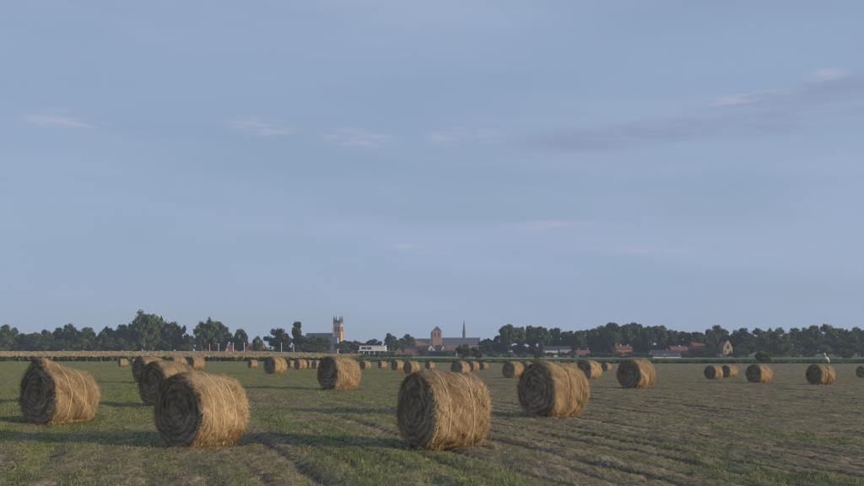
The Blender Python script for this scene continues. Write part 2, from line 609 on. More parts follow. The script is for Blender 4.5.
# ------------------------------------------------------------------ grass of the field
def build_grass():
    out_v = []; tint = []; dry = []
    d = 8.6
    while d < 218:
        step = 0.5 + (d - 8) * 0.04
        half = 0.56 * d + 4.0
        dens = 900 * (11.0 / max(d, 11.0)) ** 1.55 * (60.0 / max(d, 60.0)) ** 0.5
        n = int(dens * step * 2 * half)
        x = rng.uniform(-half, half, n); y = rng.uniform(d, d + step, n)
        u, v = uv(x, y)
        g = greenness(x, y)
        clump = fbm(x / 0.3, y / 0.3, 55, 2) * 0.95 + 0.45 + 0.3 * g
        keep = rng.random(n) < np.clip(clump, 0.15, 1) * (1 - 0.88 * streak(x, y))
        x, y, g, clump = x[keep], y[keep], g[keep], clump[keep]
        n = len(x)
        isg = rng.random(n) < np.clip((g - 0.12) * 1.25, 0.06, 0.93)
        tuft = np.clip(fbm(x / 0.6, y / 0.6, 77, 2) - 0.25, 0, 1) * g
        hs = 1 + 0.8 * float(sstep(50, 200, d))
        h = hs * np.where(isg, rng.uniform(0.022, 0.06, n) * (0.7 + 0.7 * g) + tuft * rng.uniform(0.02, 0.17, n), rng.uniform(0.012, 0.045, n))
        k = (max(d, 11.0) / 11.0) ** 0.62
        w = rng.uniform(0.003, 0.0065, n) * k
        lying = (~isg) & (rng.random(n) < 0.55)
        tilt = np.where(lying, rng.uniform(1.2, 1.5, n), rng.uniform(0.05, 0.75, n))
        ln = np.where(lying, rng.uniform(0.06, 0.2, n), h / np.cos(np.minimum(tilt, 0.75)))
        az = rng.uniform(0, 2 * math.pi, n)
        z = ground_z(x, y) - 0.006 + np.where(lying, 0.015, 0)
        base = np.stack([x, y, z], 1)
        wd = np.stack([np.cos(az + 1.57 + rng.normal(0, .5, n)), np.sin(az + 1.57), np.zeros(n)], 1)
        tip = base + np.stack([np.cos(az) * np.sin(tilt), np.sin(az) * np.sin(tilt), np.cos(tilt)], 1) * ln[:, None]
        out_v.append(np.stack([base - wd * w[:, None], base + wd * w[:, None], tip], 1).reshape(-1, 3))
        tn = np.clip(rng.normal(0.48, 0.22, n) + 0.2 * fbm(x / 2, y / 2, 91), 0, 1)
        tint.append(np.repeat(tn, 3)); dry.append(np.repeat((~isg).astype(float) * rng.uniform(0.75, 1, n) + isg * rng.uniform(0, 0.35, n), 3))
        d += step
    V = np.concatenate(out_v)
    o = obj('field_grass', np_mesh('field_grass', V, np.arange(len(V)).reshape(-1, 3), M['blade'], False,
                                   {'tint': np.concatenate(tint), 'dry': np.concatenate(dry)}))
    tag(o, 'short green regrowth and cut straw stubble covering the mown field', 'grass', kind='stuff')
    print('grass blades', len(V) // 3)


build_grass()


# ------------------------------------------------------------------ hay bales
def strands(P, T, Nn, length, width, lift, curve, g):
    """ribbons of three points lying along T over a surface with normal Nn; lift is how far the tip stands off, curve bends them"""
    n = len(P)
    W = unit(np.cross(T, Nn))
    p0 = P - T * (length / 2)[:, None] - Nn * 0.01
    p1 = P + Nn * (curve + lift * 0.3)[:, None]
    p2 = P + T * (length / 2)[:, None] + Nn * lift[:, None]
    w = W * (width / 2)[:, None]
    V = np.stack([p0 - w, p0 + w, p1 - w, p1 + w, p2 - w * 0.4, p2 + w * 0.4], 1).reshape(-1, 3)
    b = np.arange(n)[:, None] * 6
    F = np.concatenate([b + np.array([[0, 1, 3, 2]]), b + np.array([[2, 3, 5, 4]])])
    return V, F, np.repeat(g, 6)


class BaleShape:
    """radius of the roll over angle and along its axis (local x), with slump and dents"""
    def __init__(s, seed, D, L, taper=0.95, peak=0.0, groove=None, rough=1.0, sag=0.10):
        s.seed, s.R, s.L, s.taper, s.peak, s.groove, s.rough, s.sag = seed, D / 2, L, taper, peak, groove, rough, sag

    def rad(s, th, x):
        q = x / s.L + 0.5           # 0 at the near end, 1 at the far end
        r = s.R * (1 + (s.taper - 1) * q ** 1.3)
        r = r * (1 + s.rough * (0.042 * vnoise(np.cos(th) * 2 + 9, np.sin(th) * 2 + q * 3, s.seed) + 0.02 * vnoise(np.cos(th) * 4, np.sin(th) * 4 + q * 5, s.seed + 3)
                                + 0.02 * vnoise(np.cos(th) * 9, np.sin(th) * 9 + q * 14, s.seed + 5)))
        edge = np.minimum(q, 1 - q) * s.L
        r = r - 0.07 * s.R * np.clip(1 - edge / 0.12, 0, 1) ** 2
        if s.peak:
            r = r + s.peak * np.exp(-((th - math.pi / 2) / 0.38) ** 2) * np.exp(-(q / 0.28) ** 2)
        if s.groove is not None:
            r = r - 0.045 * np.exp(-((q - s.groove + 0.03 * np.sin(th * 2)) / 0.035) ** 2)
        return r

    def mid(s, x):
        # height of the axis: the roll rests on the ground along its whole length
        return s.R * (1 + (s.taper - 1) * np.clip(x / s.L + 0.5, 0, 1) ** 1.3)

    def pt(s, th, x, dr=0.0):
        r = s.rad(th, x) + dr
        y = np.cos(th) * r; z = np.sin(th) * r + s.mid(x)
        # the weight flattens the underside
        flat = 0.03
        z = np.where(z < flat + 0.06, flat + (z - flat) * 0.25 - 0.02, z)
        y = y * (1 + s.sag * np.clip(1 - z / s.R, 0, 1))
        return np.stack([x + 0 * th, y, z], -1)


def make_bale_meshes(seed, D, L, n_side, n_end, wmul, taper=0.95, peak=0.0, groove=None, rough=1.0, twines=(0.27, 0.72), fringe=1.0):
    S = BaleShape(seed, D, L, taper, peak, groove, rough)
    g = np.random.default_rng(seed)
    nt_, nx_ = 96, 26
    th = np.linspace(0, 2 * math.pi, nt_, endpoint=False); xs = np.linspace(-L / 2, L / 2, nx_)
    TH, XS = np.meshgrid(th, xs)
    V = S.pt(TH, XS).reshape(-1, 3)
    i = np.arange(nx_ - 1)[:, None] * nt_; k = np.arange(nt_)[None, :]; k2 = (k + 1) % nt_
    F = np.stack([i + k, i + k2, i + nt_ + k2, i + nt_ + k], -1).reshape(-1, 4)
    parts = [('straw_roll', np_mesh('straw_roll', V, F, M['roll'], True))]
    # wound ends with the spiral of the layers in relief
    for sgn in (-1, 1):
        nr = 30
        fr = np.linspace(1, 0, nr)
        rim = S.rad(th, np.full(nt_, sgn * L / 2)) - 0.003
        ring = []
        for f in fr:
            r = rim * f
            w = 0.010 * np.sin(2 * math.pi * (r / 0.13 - th / (2 * math.pi)) + 2.5 * vnoise(np.cos(th) * 3, np.sin(th) * 3 + r * 4, seed + 1)) + 0.04 * vnoise(np.cos(th) * r * 6 + 4, np.sin(th) * r * 6, seed + 7)
            bulge = 0.05 * (1 - f ** 2) + w * min(1, (1 - f) * 8) * min(1, f * 5 + .2)
            p = S.pt(th, np.full(nt_, sgn * L / 2))
            p[:, 1] *= f; p[:, 2] = S.mid(sgn * L / 2) + (p[:, 2] - S.mid(sgn * L / 2)) * f
            p[:, 0] = sgn * (L / 2 + bulge)
            ring.append(p)
        Ve = np.concatenate(ring)
        i = np.arange(nr - 1)[:, None] * nt_
        Fe = np.stack([i + k, i + k2, i + nt_ + k2, i + nt_ + k], -1).reshape(-1, 4)
        if sgn > 0: Fe = Fe[:, ::-1]
        parts.append(('wound_end', np_mesh('wound_end', Ve, Fe, M['end'], True)))
    # twine rings
    for q in twines:
        tt = np.linspace(0, 2 * math.pi, 97)
        x0 = (q - 0.5) * L + 0.012 * np.sin(tt * 2 + seed)
        pts = S.pt(tt, x0, 0.024)
        mb = MB(); mb.tube(pts.tolist(), 0.0085 * wmul ** 0.6, 6, False)
        me = bpy.data.meshes.new('twine'); me.from_pydata(mb.v, [], mb.f); me.materials.append(M['twine']); me.update()
        parts.append(('twine', me))
    # loose straw over the barrel: mostly wound round, some crossing, some sticking out
    n = n_side
    t0 = g.uniform(0, 2 * math.pi, n); x0 = g.uniform(-L / 2, L / 2, n)
    P = S.pt(t0, x0, 0.004)
    e = 1e-2
    Tc = unit(S.pt(t0 + e, x0) - S.pt(t0 - e, x0)); Ta = unit(S.pt(t0, np.clip(x0 + e, -L / 2, L / 2)) - S.pt(t0, np.clip(x0 - e, -L / 2, L / 2)))
    Nn = unit(np.cross(Ta, Tc)); Nn = np.where((Nn * np.stack([0 * t0, np.cos(t0), np.sin(t0)], 1)).sum(1)[:, None] < 0, -Nn, Nn)
    ang = g.normal(0, 0.7, n)
    T = unit(Tc * np.cos(ang)[:, None] * np.where(g.random(n) < 0.5, -1, 1)[:, None] + Ta * np.sin(ang)[:, None])
    ln = g.uniform(0.08, 0.3, n)
    lift = np.where(g.random(n) < 0.07 * fringe, g.uniform(0.015, 0.065, n), g.uniform(0.0, 0.022, n))
    wd = np.where(g.random(n) < 0.06, g.uniform(0.007, 0.012, n), g.uniform(0.0025, 0.0055, n)) * wmul
    tn = np.clip(g.normal(0.46, 0.3, n) + 0.32 * vnoise(np.cos(t0) * 5, np.sin(t0) * 5 + x0 * 6, seed + 2) + 0.16 * vnoise(x0 * 13, 0 * x0 + seed, seed + 4), 0, 1)
    a1 = strands(P, T, Nn, ln, wd, lift, np.full(n, 0.006) - ln ** 2 * 0.02, tn)
    # shaggy fringe at both rims, heavier at the far one
    m = int(n * 0.12 * fringe)
    t1 = g.uniform(0, 2 * math.pi, m); far = g.random(m) < 0.68
    x1 = np.where(far, L / 2 - g.uniform(0, 0.12, m), -L / 2 + g.uniform(0, 0.06, m))
    P1 = S.pt(t1, x1, 0.0)
    sg = np.where(far, 1.0, -1.0)
    rad = np.stack([0 * t1, np.cos(t1), np.sin(t1)], 1)
    tan = np.stack([0 * t1, -np.sin(t1), np.cos(t1)], 1)
    T1 = unit(np.stack([sg, 0 * sg, 0 * sg], 1) * g.uniform(0.1, 0.9, m)[:, None] + rad * g.uniform(0.0, 0.55, m)[:, None]
              + tan * g.normal(0, 0.9, m)[:, None] + np.array([0, 0, -0.25]))
    a2 = strands(P1, T1, rad, g.uniform(0.1, 0.28, m), g.uniform(0.003, 0.006, m) * wmul, g.uniform(0, 0.03, m), np.full(m, 0.01), np.clip(g.normal(0.5, 0.25, m), 0, 1))
    # straw dropped round the foot
    m = int(n * 0.05)
    px = g.normal(0, L * 0.36, m); py = np.where(g.random(m) < 0.5, -1, 1) * (abs(g.normal(0.12, 0.2, m)) + 0.1)
    P2 = np.stack([px, py, g.uniform(0.03, 0.07, m)], 1); aa = g.uniform(0, 6.28, m)
    T2 = np.stack([np.cos(aa), np.sin(aa), g.normal(0, .12, m)], 1)
    a3 = strands(P2, T2, np.tile([0., 0, 1], (m, 1)), g.uniform(0.06, 0.22, m), g.uniform(0.003, 0.006, m) * wmul, g.uniform(0, 0.03, m), np.full(m, 0.012), g.uniform(0.2, 1, m))
    Vs, Fs, Ts = [], [], []; b = 0
    for a in (a1, a2, a3):
        Vs.append(a[0]); Fs.append(a[1] + b); Ts.append(a[2]); b += len(a[0])
    parts.append(('loose_straw', np_mesh('loose_straw', np.concatenate(Vs), np.concatenate(Fs), M['strand'], False, {'tint': np.concatenate(Ts)})))
    # wound straw on the ends
    n = n_end * 2
    f = np.sqrt(g.uniform(0, 1, n)); t0 = g.uniform(0, 2 * math.pi, n); sg = np.where(g.random(n) < 0.62, -1.0, 1.0)
    p = S.pt(t0, sg * L / 2)
    r_ = S.rad(t0, sg * L / 2) * f
    P = p.copy(); P[:, 1] *= f; P[:, 2] = S.mid(sg * L / 2) + (P[:, 2] - S.mid(sg * L / 2)) * f
    w = 0.04 * vnoise(np.cos(t0) * r_ * 6 + 4, np.sin(t0) * r_ * 6, seed + 7)
    P[:, 0] = sg * (L / 2 + 0.05 * (1 - f ** 2) + w * np.clip((1 - f) * 8, 0, 1) + 0.008)
    tan = np.stack([0 * t0, -np.sin(t0), np.cos(t0)], 1); rad = np.stack([0 * t0, np.cos(t0), np.sin(t0)], 1)
    ang = g.normal(0, 0.6, n)
    T = unit(tan * np.cos(ang)[:, None] + rad * np.sin(ang)[:, None])
    Nn = np.stack([sg, 0 * sg, 0 * sg], 1)
    ln = g.uniform(0.05, 0.2, n)
    lift = np.where(g.random(n) < 0.12, g.uniform(0.03, 0.09, n), g.uniform(0, 0.02, n))
    tn = np.clip(0.42 + 0.27 * np.sin(2 * math.pi * (r_ / 0.13 - t0 / (2 * math.pi)) + 2.5 * vnoise(np.cos(t0) * 3, np.sin(t0) * 3 + r_ * 4, seed + 1)) + 0.25 * vnoise(np.cos(t0) * r_ * 8, np.sin(t0) * r_ * 8, seed + 11) + g.normal(0, 0.22, n), 0, 1)
    a = strands(P, T, Nn, ln, g.uniform(0.003, 0.006, n) * wmul, lift, np.full(n, 0.004), tn)
    parts.append(('end_straw', np_mesh('end_straw', a[0], a[1], M['strand_end'], False, {'tint': a[2]})))
    return parts


BALE_GROUP = 'round hay bales scattered over the mown field'


def place_bale(parts, meta, px0, px1, py0, py1, alpha, label, group=BALE_GROUP, dist=None):
    D0, = meta
    y = (dist or row_to_y(py1)) + 0.5
    D = min(1.72, max(1.15, (py1 - py0) / FPX * y))
    x = px_x((px0 + px1) / 2, y)
    t = tag(empty('hay_bale', (x, y, 0), R(90 - alpha)), label, 'hay bale', group)
    s = D / D0
    t.scale = (s, s, s)
    t.location.z = float(np.min(terrain(x, y))) - 0.03
    for nm, me in parts:
        o = obj(nm, me, t)
        if nm in ('loose_straw', 'end_straw'): o['kind'] = 'stuff'
    return t


def build_bales():
    A = 1.45
    near = [
        # px0, px1, top, base, axis, variant options, label
        (399, 487, 372.5, 448.5, 58, dict(seed=101, taper=0.95, twines=(0.22, 0.68), fringe=1.2),
         'big shaggy hay bale with two pale twine bands, standing alone beside the grooved bale'),
        (157, 247, 375, 447, 34, dict(seed=102, taper=0.95, twines=(0.18, 0.42, 0.68), fringe=1.1),
         'big hay bale with three pale twine bands hiding the lower half of another bale'),
        (23, 97, 365, 424, 30, dict(seed=103, taper=0.86, peak=0.17, twines=(0.30, 0.66), fringe=1.3),
         'slumped hay bale whose dark end rises to a point, far end sagging'),
        (518, 588, 362, 417, 54, dict(seed=104, taper=0.95, groove=0.42, twines=(0.42, 0.78), fringe=0.9),
         'hay bale with a deep groove round its middle and a clear spiral on its end'),
        (145, 192, 362, 407, 34, dict(seed=105, taper=0.95, twines=(0.3, 0.7), fringe=1.1),
         'hay bale half hidden behind the big bale with three twine bands'),
        (318, 360, 356, 390, 45, dict(seed=106, taper=0.93, twines=(0.25, 0.7), fringe=1.1),
         'hay bale with a broad dark end standing alone before the square church tower'),
        (617, 655, 358.5, 387, 50, dict(seed=107, taper=1.03, twines=(0.3, 0.7), fringe=1.2),
         'hay bale with a pale core in its dark end, facing the white farmhouse'),
    ]
    for a in near:
        big = a[3] > 400
        kw = dict(a[5]); sd = kw.pop('seed')
        parts = make_bale_meshes(sd, A, 1.18, 20000 if big else 11000, 7000 if big else 4500, 1.0 if big else 1.6, **kw)
        place_bale(parts, (A,), a[0], a[1], a[2], a[3], a[4], a[6])
    var = [make_bale_meshes(200 + k, A, 1.2, 4200, 1800, 2.8, taper=0.96 + 0.02 * k, twines=(0.3, 0.7), fringe=1.1, groove=(None, 0.5, None)[k]) for k in range(3)]
    GF = 'small distant bales near the far edge of the field'
    far = [
        (137, 162, 353.5, 380, 42, 'tall hay bale behind the two overlapping big bales', None, 47),
        (167, 187, 355, 373, 46, 'hay bale just beyond the tall one near the maize', None, None),
        (188, 205, 358, 371.5, 48, 'hay bale beside the tall bales, second beyond them toward the maize', None, None),
        (265, 286, 357, 375, 41, 'hay bale before the bronze round-crowned tree', None, None),
        (403, 420, 361, 374, 47, 'hay bale before the red brick house with its gable end', None, None),
        (392, 403, 360.5, 370.5, 45, 'small hay bale behind and beside the one before the red brick house', None, None),
        (451, 470, 360.5, 375.5, 42, 'hay bale before the dark bronze bush near the spired church', None, None),
        (468, 478, 361, 371, 45, 'small hay bale tucked behind the one before the bronze bush', None, None),
        (502, 524, 361, 377.5, 46, 'hay bale with another half hidden behind it, before the round shrubs', None, None),
        (521, 533, 361, 372, 48, 'small hay bale half hidden behind the bale before the round shrubs', None, None),
        (546, 566, 361, 375.5, 40, 'hay bale almost hidden behind the grooved bale', None, None),
        (567, 576, 363, 370, 48, 'tiny hay bale glimpsed past the grooved bale', None, None),
        (577, 601, 359, 378.5, 50, 'hay bale close behind the grooved bale, with a wide shaded end', None, None),
        (705, 722, 364, 377.5, 52, 'hay bale of the close pair before the stepped brick gable, the larger one', None, None),
        (722, 737, 363.5, 375.5, 66, 'hay bale of the close pair before the stepped brick gable, the smaller one', None, None),
        (747, 771, 362, 381, 62, 'hay bale in front of the rounded green bush', None, None),
        (808, 833, 361.5, 382.5, 70, 'brown hay bale with a white bird standing on top', None, None),
        (857, 872, 365, 375, 60, 'dark lone hay bale out past the one with the bird', None, None),
        (118, 128, 360, 368.5, 52, 'larger of the two small hay bales in front of the maize field', GF, None),
        (131, 138, 360.5, 367.5, 48, 'smaller of the two small hay bales in front of the maize field', GF, None),
        (248, 258, 361, 369.2, 46, 'tiny hay bale below the dark tree beside the pale posts', GF, None),
        (287, 294.5, 361, 368.8, 42, 'tiny hay bale of the short line before the clipped hedge', 'line of bales before the hedge', None),
        (294, 307, 360, 370.5, 46, 'largest hay bale of the short line before the clipped hedge', 'line of bales before the hedge', None),
        (306, 314, 361, 369.4, 48, 'tiny hay bale of the short line before the clipped hedge', 'line of bales before the hedge', None),
        (313, 321, 361, 369.6, 48, 'tiny hay bale of the short line before the clipped hedge', 'line of bales before the hedge', None),
        (360, 370.5, 361, 369.8, 46, 'tiny hay bale before the white flat-roofed building', GF, None),
        (378, 386.5, 362, 368.8, 52, 'tiniest hay bale before the colonnade of the white building', GF, None),
        (426, 434, 362.5, 369.3, 46, 'tiny lone hay bale before the brick church with the pyramid roof', GF, None),
        (479, 487.5, 363, 369.5, 46, 'tiny hay bale past the pair before the bronze bush', GF, None),
        (602, 611, 364, 370, 46, 'tiny dull hay bale far beyond the bale with the wide shaded end', GF, None),
    ]
    res = {}
    for k, (x0, x1, y0, y1, al, lab, grp, dist) in enumerate(far):
        b = place_bale(var[k % 3], (A,), x0, x1, y0, y1, al + random.uniform(-3, 3), lab, grp or BALE_GROUP, dist)
        res[lab] = b
    return res


far_bales = build_bales()


# ------------------------------------------------------------------ the white bird on a bale
def build_bird(bale):
    t = tag(empty('bird', (0, 0, 0), R(200)), 'white long-necked bird standing on a brown hay bale', 'bird')
    path = [(-0.24, 0, 0.22), (-0.19, 0, 0.28), (-0.12, 0, 0.36), (-0.03, 0, 0.46), (0.05, 0, 0.545), (0.11, 0, 0.61), (0.13, 0, 0.68), (0.115, 0, 0.745),
            (0.125, 0, 0.80), (0.15, 0, 0.85), (0.2, 0, 0.875), (0.245, 0, 0.87), (0.27, 0, 0.865)]
    rad = [0.012, 0.05, 0.09, 0.115, 0.095, 0.055, 0.035, 0.028, 0.026, 0.032, 0.038, 0.026, 0.014]
    MB().tube(path, rad, 12).build('body', M['plumage'], t, True)
    MB().tube([(0.262, 0, 0.866), (0.33, 0, 0.855), (0.41, 0, 0.838)], [0.016, 0.011, 0.002], 8).build('bill', M['bill'], t)
    for s in (-1, 1):
        MB().tube([(-0.03, s * 0.035, 0.42), (-0.05, s * 0.04, 0.2), (-0.01, s * 0.04, 0.0)], [0.016, 0.01, 0.009], 6).build('leg', M['shank'], t)
        w = MB().tube([(0.04, s * 0.08, 0.53), (-0.07, s * 0.105, 0.42), (-0.18, s * 0.07, 0.28), (-0.27, s * 0.03, 0.17)], [0.03, 0.055, 0.045, 0.006], 8)
        w.build('wing', M['plumage'], t, True)
        MB().tube([(-0.01, s * 0.04, 0.004), (0.09, s * 0.06, 0.002)], [0.008, 0.004], 5).tube([(-0.01, s * 0.04, 0.004), (0.09, s * 0.03, 0.002)], [0.008, 0.004], 5) \
            .tube([(-0.01, s * 0.04, 0.004), (-0.07, s * 0.04, 0.002)], [0.008, 0.004], 5).build('foot', M['shank'], t)
    sc_ = bale.scale[0]
    a = bale.rotation_euler.z
    lx = 0.52 * sc_
    t.scale = (0.8, 0.8, 0.8)
    t.location = (bale.location.x + lx * math.cos(a), bale.location.y + lx * math.sin(a), bale.location.z + 1.40 * sc_)


build_bird(far_bales['brown hay bale with a white bird standing on top'])


# ------------------------------------------------------------------ crops
def build_maize():
    # rows of maize standing left of the field; tan tassels on top
    V, F, T, B = [], [], [], 0
    xs = np.arange(-175, -18, 0.62); ys = np.arange(224, 345, 0.85)
    X, Y = np.meshgrid(xs, ys)
    X = (X + rng.normal(0, .12, X.shape)).ravel(); Y = (Y + rng.normal(0, .18, Y.shape)).ravel()
    X = X + 0.0
    edge = -24 - (Y - 224) * 0.05
    keep = (X < edge + 4 * fbm(X / 6, Y / 6, 4)) & (rng.random(len(X)) < 0.86)
    X, Y = X[keep], Y[keep]
    H = (1.35 + 0.95 * sstep(224, 330, Y) - (0.25 + 0.75 * sstep(224, 330, Y)) * sstep(-75, -32, X)) * (1 + 0.05 * fbm(X / 9, Y / 9, 6)) * rng.uniform(0.96, 1.03, len(X))
    Z = terrain(X, Y)
    for k in range(4):
        n = len(X)
        a = rng.uniform(0, 6.28, n)
        zc = Z + H * (0.12 + 0.24 * k) + rng.normal(0, .06, n)
        P = np.stack([X + rng.normal(0, .12, n), Y + rng.normal(0, .12, n), zc], 1)
        A = np.stack([np.cos(a), np.sin(a), rng.normal(0, .35, n)], 1)
        Bv = np.stack([rng.normal(0, .25, n), rng.normal(0, .25, n), np.ones(n)], 1)
        v, f = quads(P, unit(A), unit(Bv), rng.uniform(.18, .42, n), H * rng.uniform(.1, .17, n))
        V.append(v); F.append(f + B); B += len(v); T.append(np.repeat(np.clip(rng.normal(.45, .22, n), 0, 1), 4))
    crop = obj('maize_crop', np_mesh('maize_crop', np.concatenate(V), np.concatenate(F), M['maize'], False, {'tint': np.concatenate(T)}))
    tag(crop, 'standing maize crop along the far edge of the field, dark green with tan tops', 'crop', kind='stuff')
    X3 = np.repeat(X, 3) + rng.normal(0, .25, len(X) * 3); Y3 = np.repeat(Y, 3) + rng.normal(0, .25, len(X) * 3)
    n = len(X3)
    a = rng.uniform(0, 6.28, n)
    P = np.stack([X3, Y3, np.repeat(Z + H * 0.97, 3) + rng.normal(0, .07, n)], 1)
    v, f = quads(P, np.stack([np.cos(a), np.sin(a), 0 * a], 1), unit(np.stack([rng.normal(0, .4, n), rng.normal(0, .4, n), 0 * a + 1], 1)), rng.uniform(.08, .2, n), rng.uniform(.1, .2, n))
    tas = obj('tassels', np_mesh('tassels', v, f, M['tassel']), crop)
    tas['kind'] = 'stuff'


def build_low_crop(name, label, x0, x1, y0, y1, h, dens, mat):
    n = int((x1 - x0) * (y1 - y0) * dens)
    x = rng.uniform(x0, x1, n); y = rng.uniform(y0, y1, n)
    y = y0 + (y - y0)
    z = terrain(x, y)
    a = rng.uniform(0, 6.28, n)
    hh = h * rng.uniform(.55, 1.1, n) * (1 + 0.25 * fbm(x / 8, y / 8, 14))
    P = np.stack([x, y, z + hh * 0.55], 1)
    v, f = quads(P, np.stack([np.cos(a), np.sin(a), 0 * a], 1), unit(np.stack([rng.normal(0, .5, n), rng.normal(0, .5, n), 0 * a + .8], 1)), rng.uniform(.15, .4, n), hh * .5)
    o = obj(name, np_mesh(name, v, f, mat, False, {'tint': np.repeat(np.clip(rng.normal(.45, .25, n) + .2 * fbm(x / 12, y / 12, 3), 0, 1), 4)}))
    tag(o, label, 'crop', kind='stuff')


build_maize()
build_low_crop('beet_crop', 'low dark green leafy crop strip bordering the far end of the hay field', -48, 190, 223, 266, 0.62, 3.2, M['beet'])


# ------------------------------------------------------------------ trees
def crown_mesh(seed, kind, mat, n_leaf=2300, H=12.0):
    """leaf clumps spread round limb ends; returns crown mesh and trunk mesh"""
    g = np.random.default_rng(seed)
    if kind == 'tall':      zb, rx, nb = 0.26, 0.25, 44
    elif kind == 'column':  zb, rx, nb = 0.06, 0.17, 26
    elif kind == 'round':   zb, rx, nb = 0.03, 0.38, 64
    elif kind == 'bush':    zb, rx, nb = 0.0, 0.50, 46
    elif kind == 'pine':    zb, rx, nb = 0.08, 0.22, 26
    else:                   zb, rx, nb = 0.05, 0.42, 50
    cz = (1 + zb) / 2; hz = (1 - zb) / 2
    C = []; tries = 0
    while len(C) < nb and tries < 4000:
        tries += 1
        p = g.uniform(-1, 1, 3)
        if np.linalg.norm(p) > 1: continue
        if np.linalg.norm(p) < 0.35 and g.random() < 0.6: continue
        w = 1.0
        if kind == 'pine': w = 0.35 + 0.65 * (1 - (p[2] + 1) / 2)
        if kind == 'round' or kind == 'bush': w = 1.0 if p[2] > -0.2 else 0.85
        q = np.array([p[0] * rx * w, p[1] * rx * w, cz + p[2] * hz * 0.86]) * H
        C.append(q)
    C = np.array(C)
    br = g.uniform(0.05, 0.11, len(C)) * H * (0.8 if kind in ('column', 'pine') else 1.0) * (1.25 if kind == 'bush' else 1.0)
    wts = br ** 2 / (br ** 2).sum()
    idx = g.choice(len(C), n_leaf, p=wts)
    dirv = unit(g.normal(0, 1, (n_leaf, 3)))
    rr = g.random(n_leaf) ** 0.45
    stray = g.random(n_leaf) < 0.15
    rr = np.where(stray, g.uniform(1.0, 1.4, n_leaf), rr)
    P = C[idx] + dirv * (rr * br[idx])[:, None] * np.array([1.1, 1.1, 0.82])
    P[:, 2] = np.maximum(P[:, 2], 0.03 * H)
    if kind == 'willow':
        P[:, 2] -= (g.random(n_leaf) ** 2) * 0.16 * H * (np.hypot(P[:, 0], P[:, 1]) / (rx * H))
        P[:, 2] = np.maximum(P[:, 2], 0.05 * H)
    Nn = unit(dirv * 0.7 + g.normal(0, .6, (n_leaf, 3)) + np.array([0, 0, .35]))
    A = unit(np.cross(Nn, g.normal(0, 1, (n_leaf, 3)))); Bv = np.cross(Nn, A)
    s = g.uniform(0.012, 0.024, n_leaf) * H
    V, F = quads(P, A, Bv, s, s * g.uniform(.6, 1, n_leaf))
    V = V + g.normal(0, 0.004 * H, V.shape)
    tb = np.clip(g.normal(.45, .2, len(C)), 0, 1)
    tint = np.clip(tb[idx] + g.normal(0, .18, n_leaf), 0, 1)
    cm = np_mesh('crown', V, F, mat, False, {'tint': np.repeat(tint, 4)})
    # tapered trunk with limbs reaching the clumps
    mb = MB()
    r0 = 0.022 * H if kind != 'bush' else 0.012 * H
    top = zb + (1 - zb) * 0.72
    tp = [(0.01 * H * math.sin(k * 1.3 + seed), 0.01 * H * math.cos(k * 1.7 + seed), H * top * k / 5) for k in range(6)]
    tp[0] = (0, 0, -0.02 * H)
    mb.tube(tp, [r0 * (1 - 0.15 * k) for k in range(6)], 7)
    for c in C[:10]:
        k = min(5, max(1, int(((c[2] / H) * 0.6) / top * 5)))
        s0 = np.array(tp[k]); mid = s0 * .45 + c * .55 + np.array([0, 0, -0.03 * H])
        mb.tube([s0, mid, c], [r0 * .5, r0 * .3, r0 * .1], 5)
    tm = bpy.data.meshes.new('trunk'); tm.from_pydata(mb.v, [], mb.f); tm.materials.append(M['bark']); tm.update()
    return cm, tm


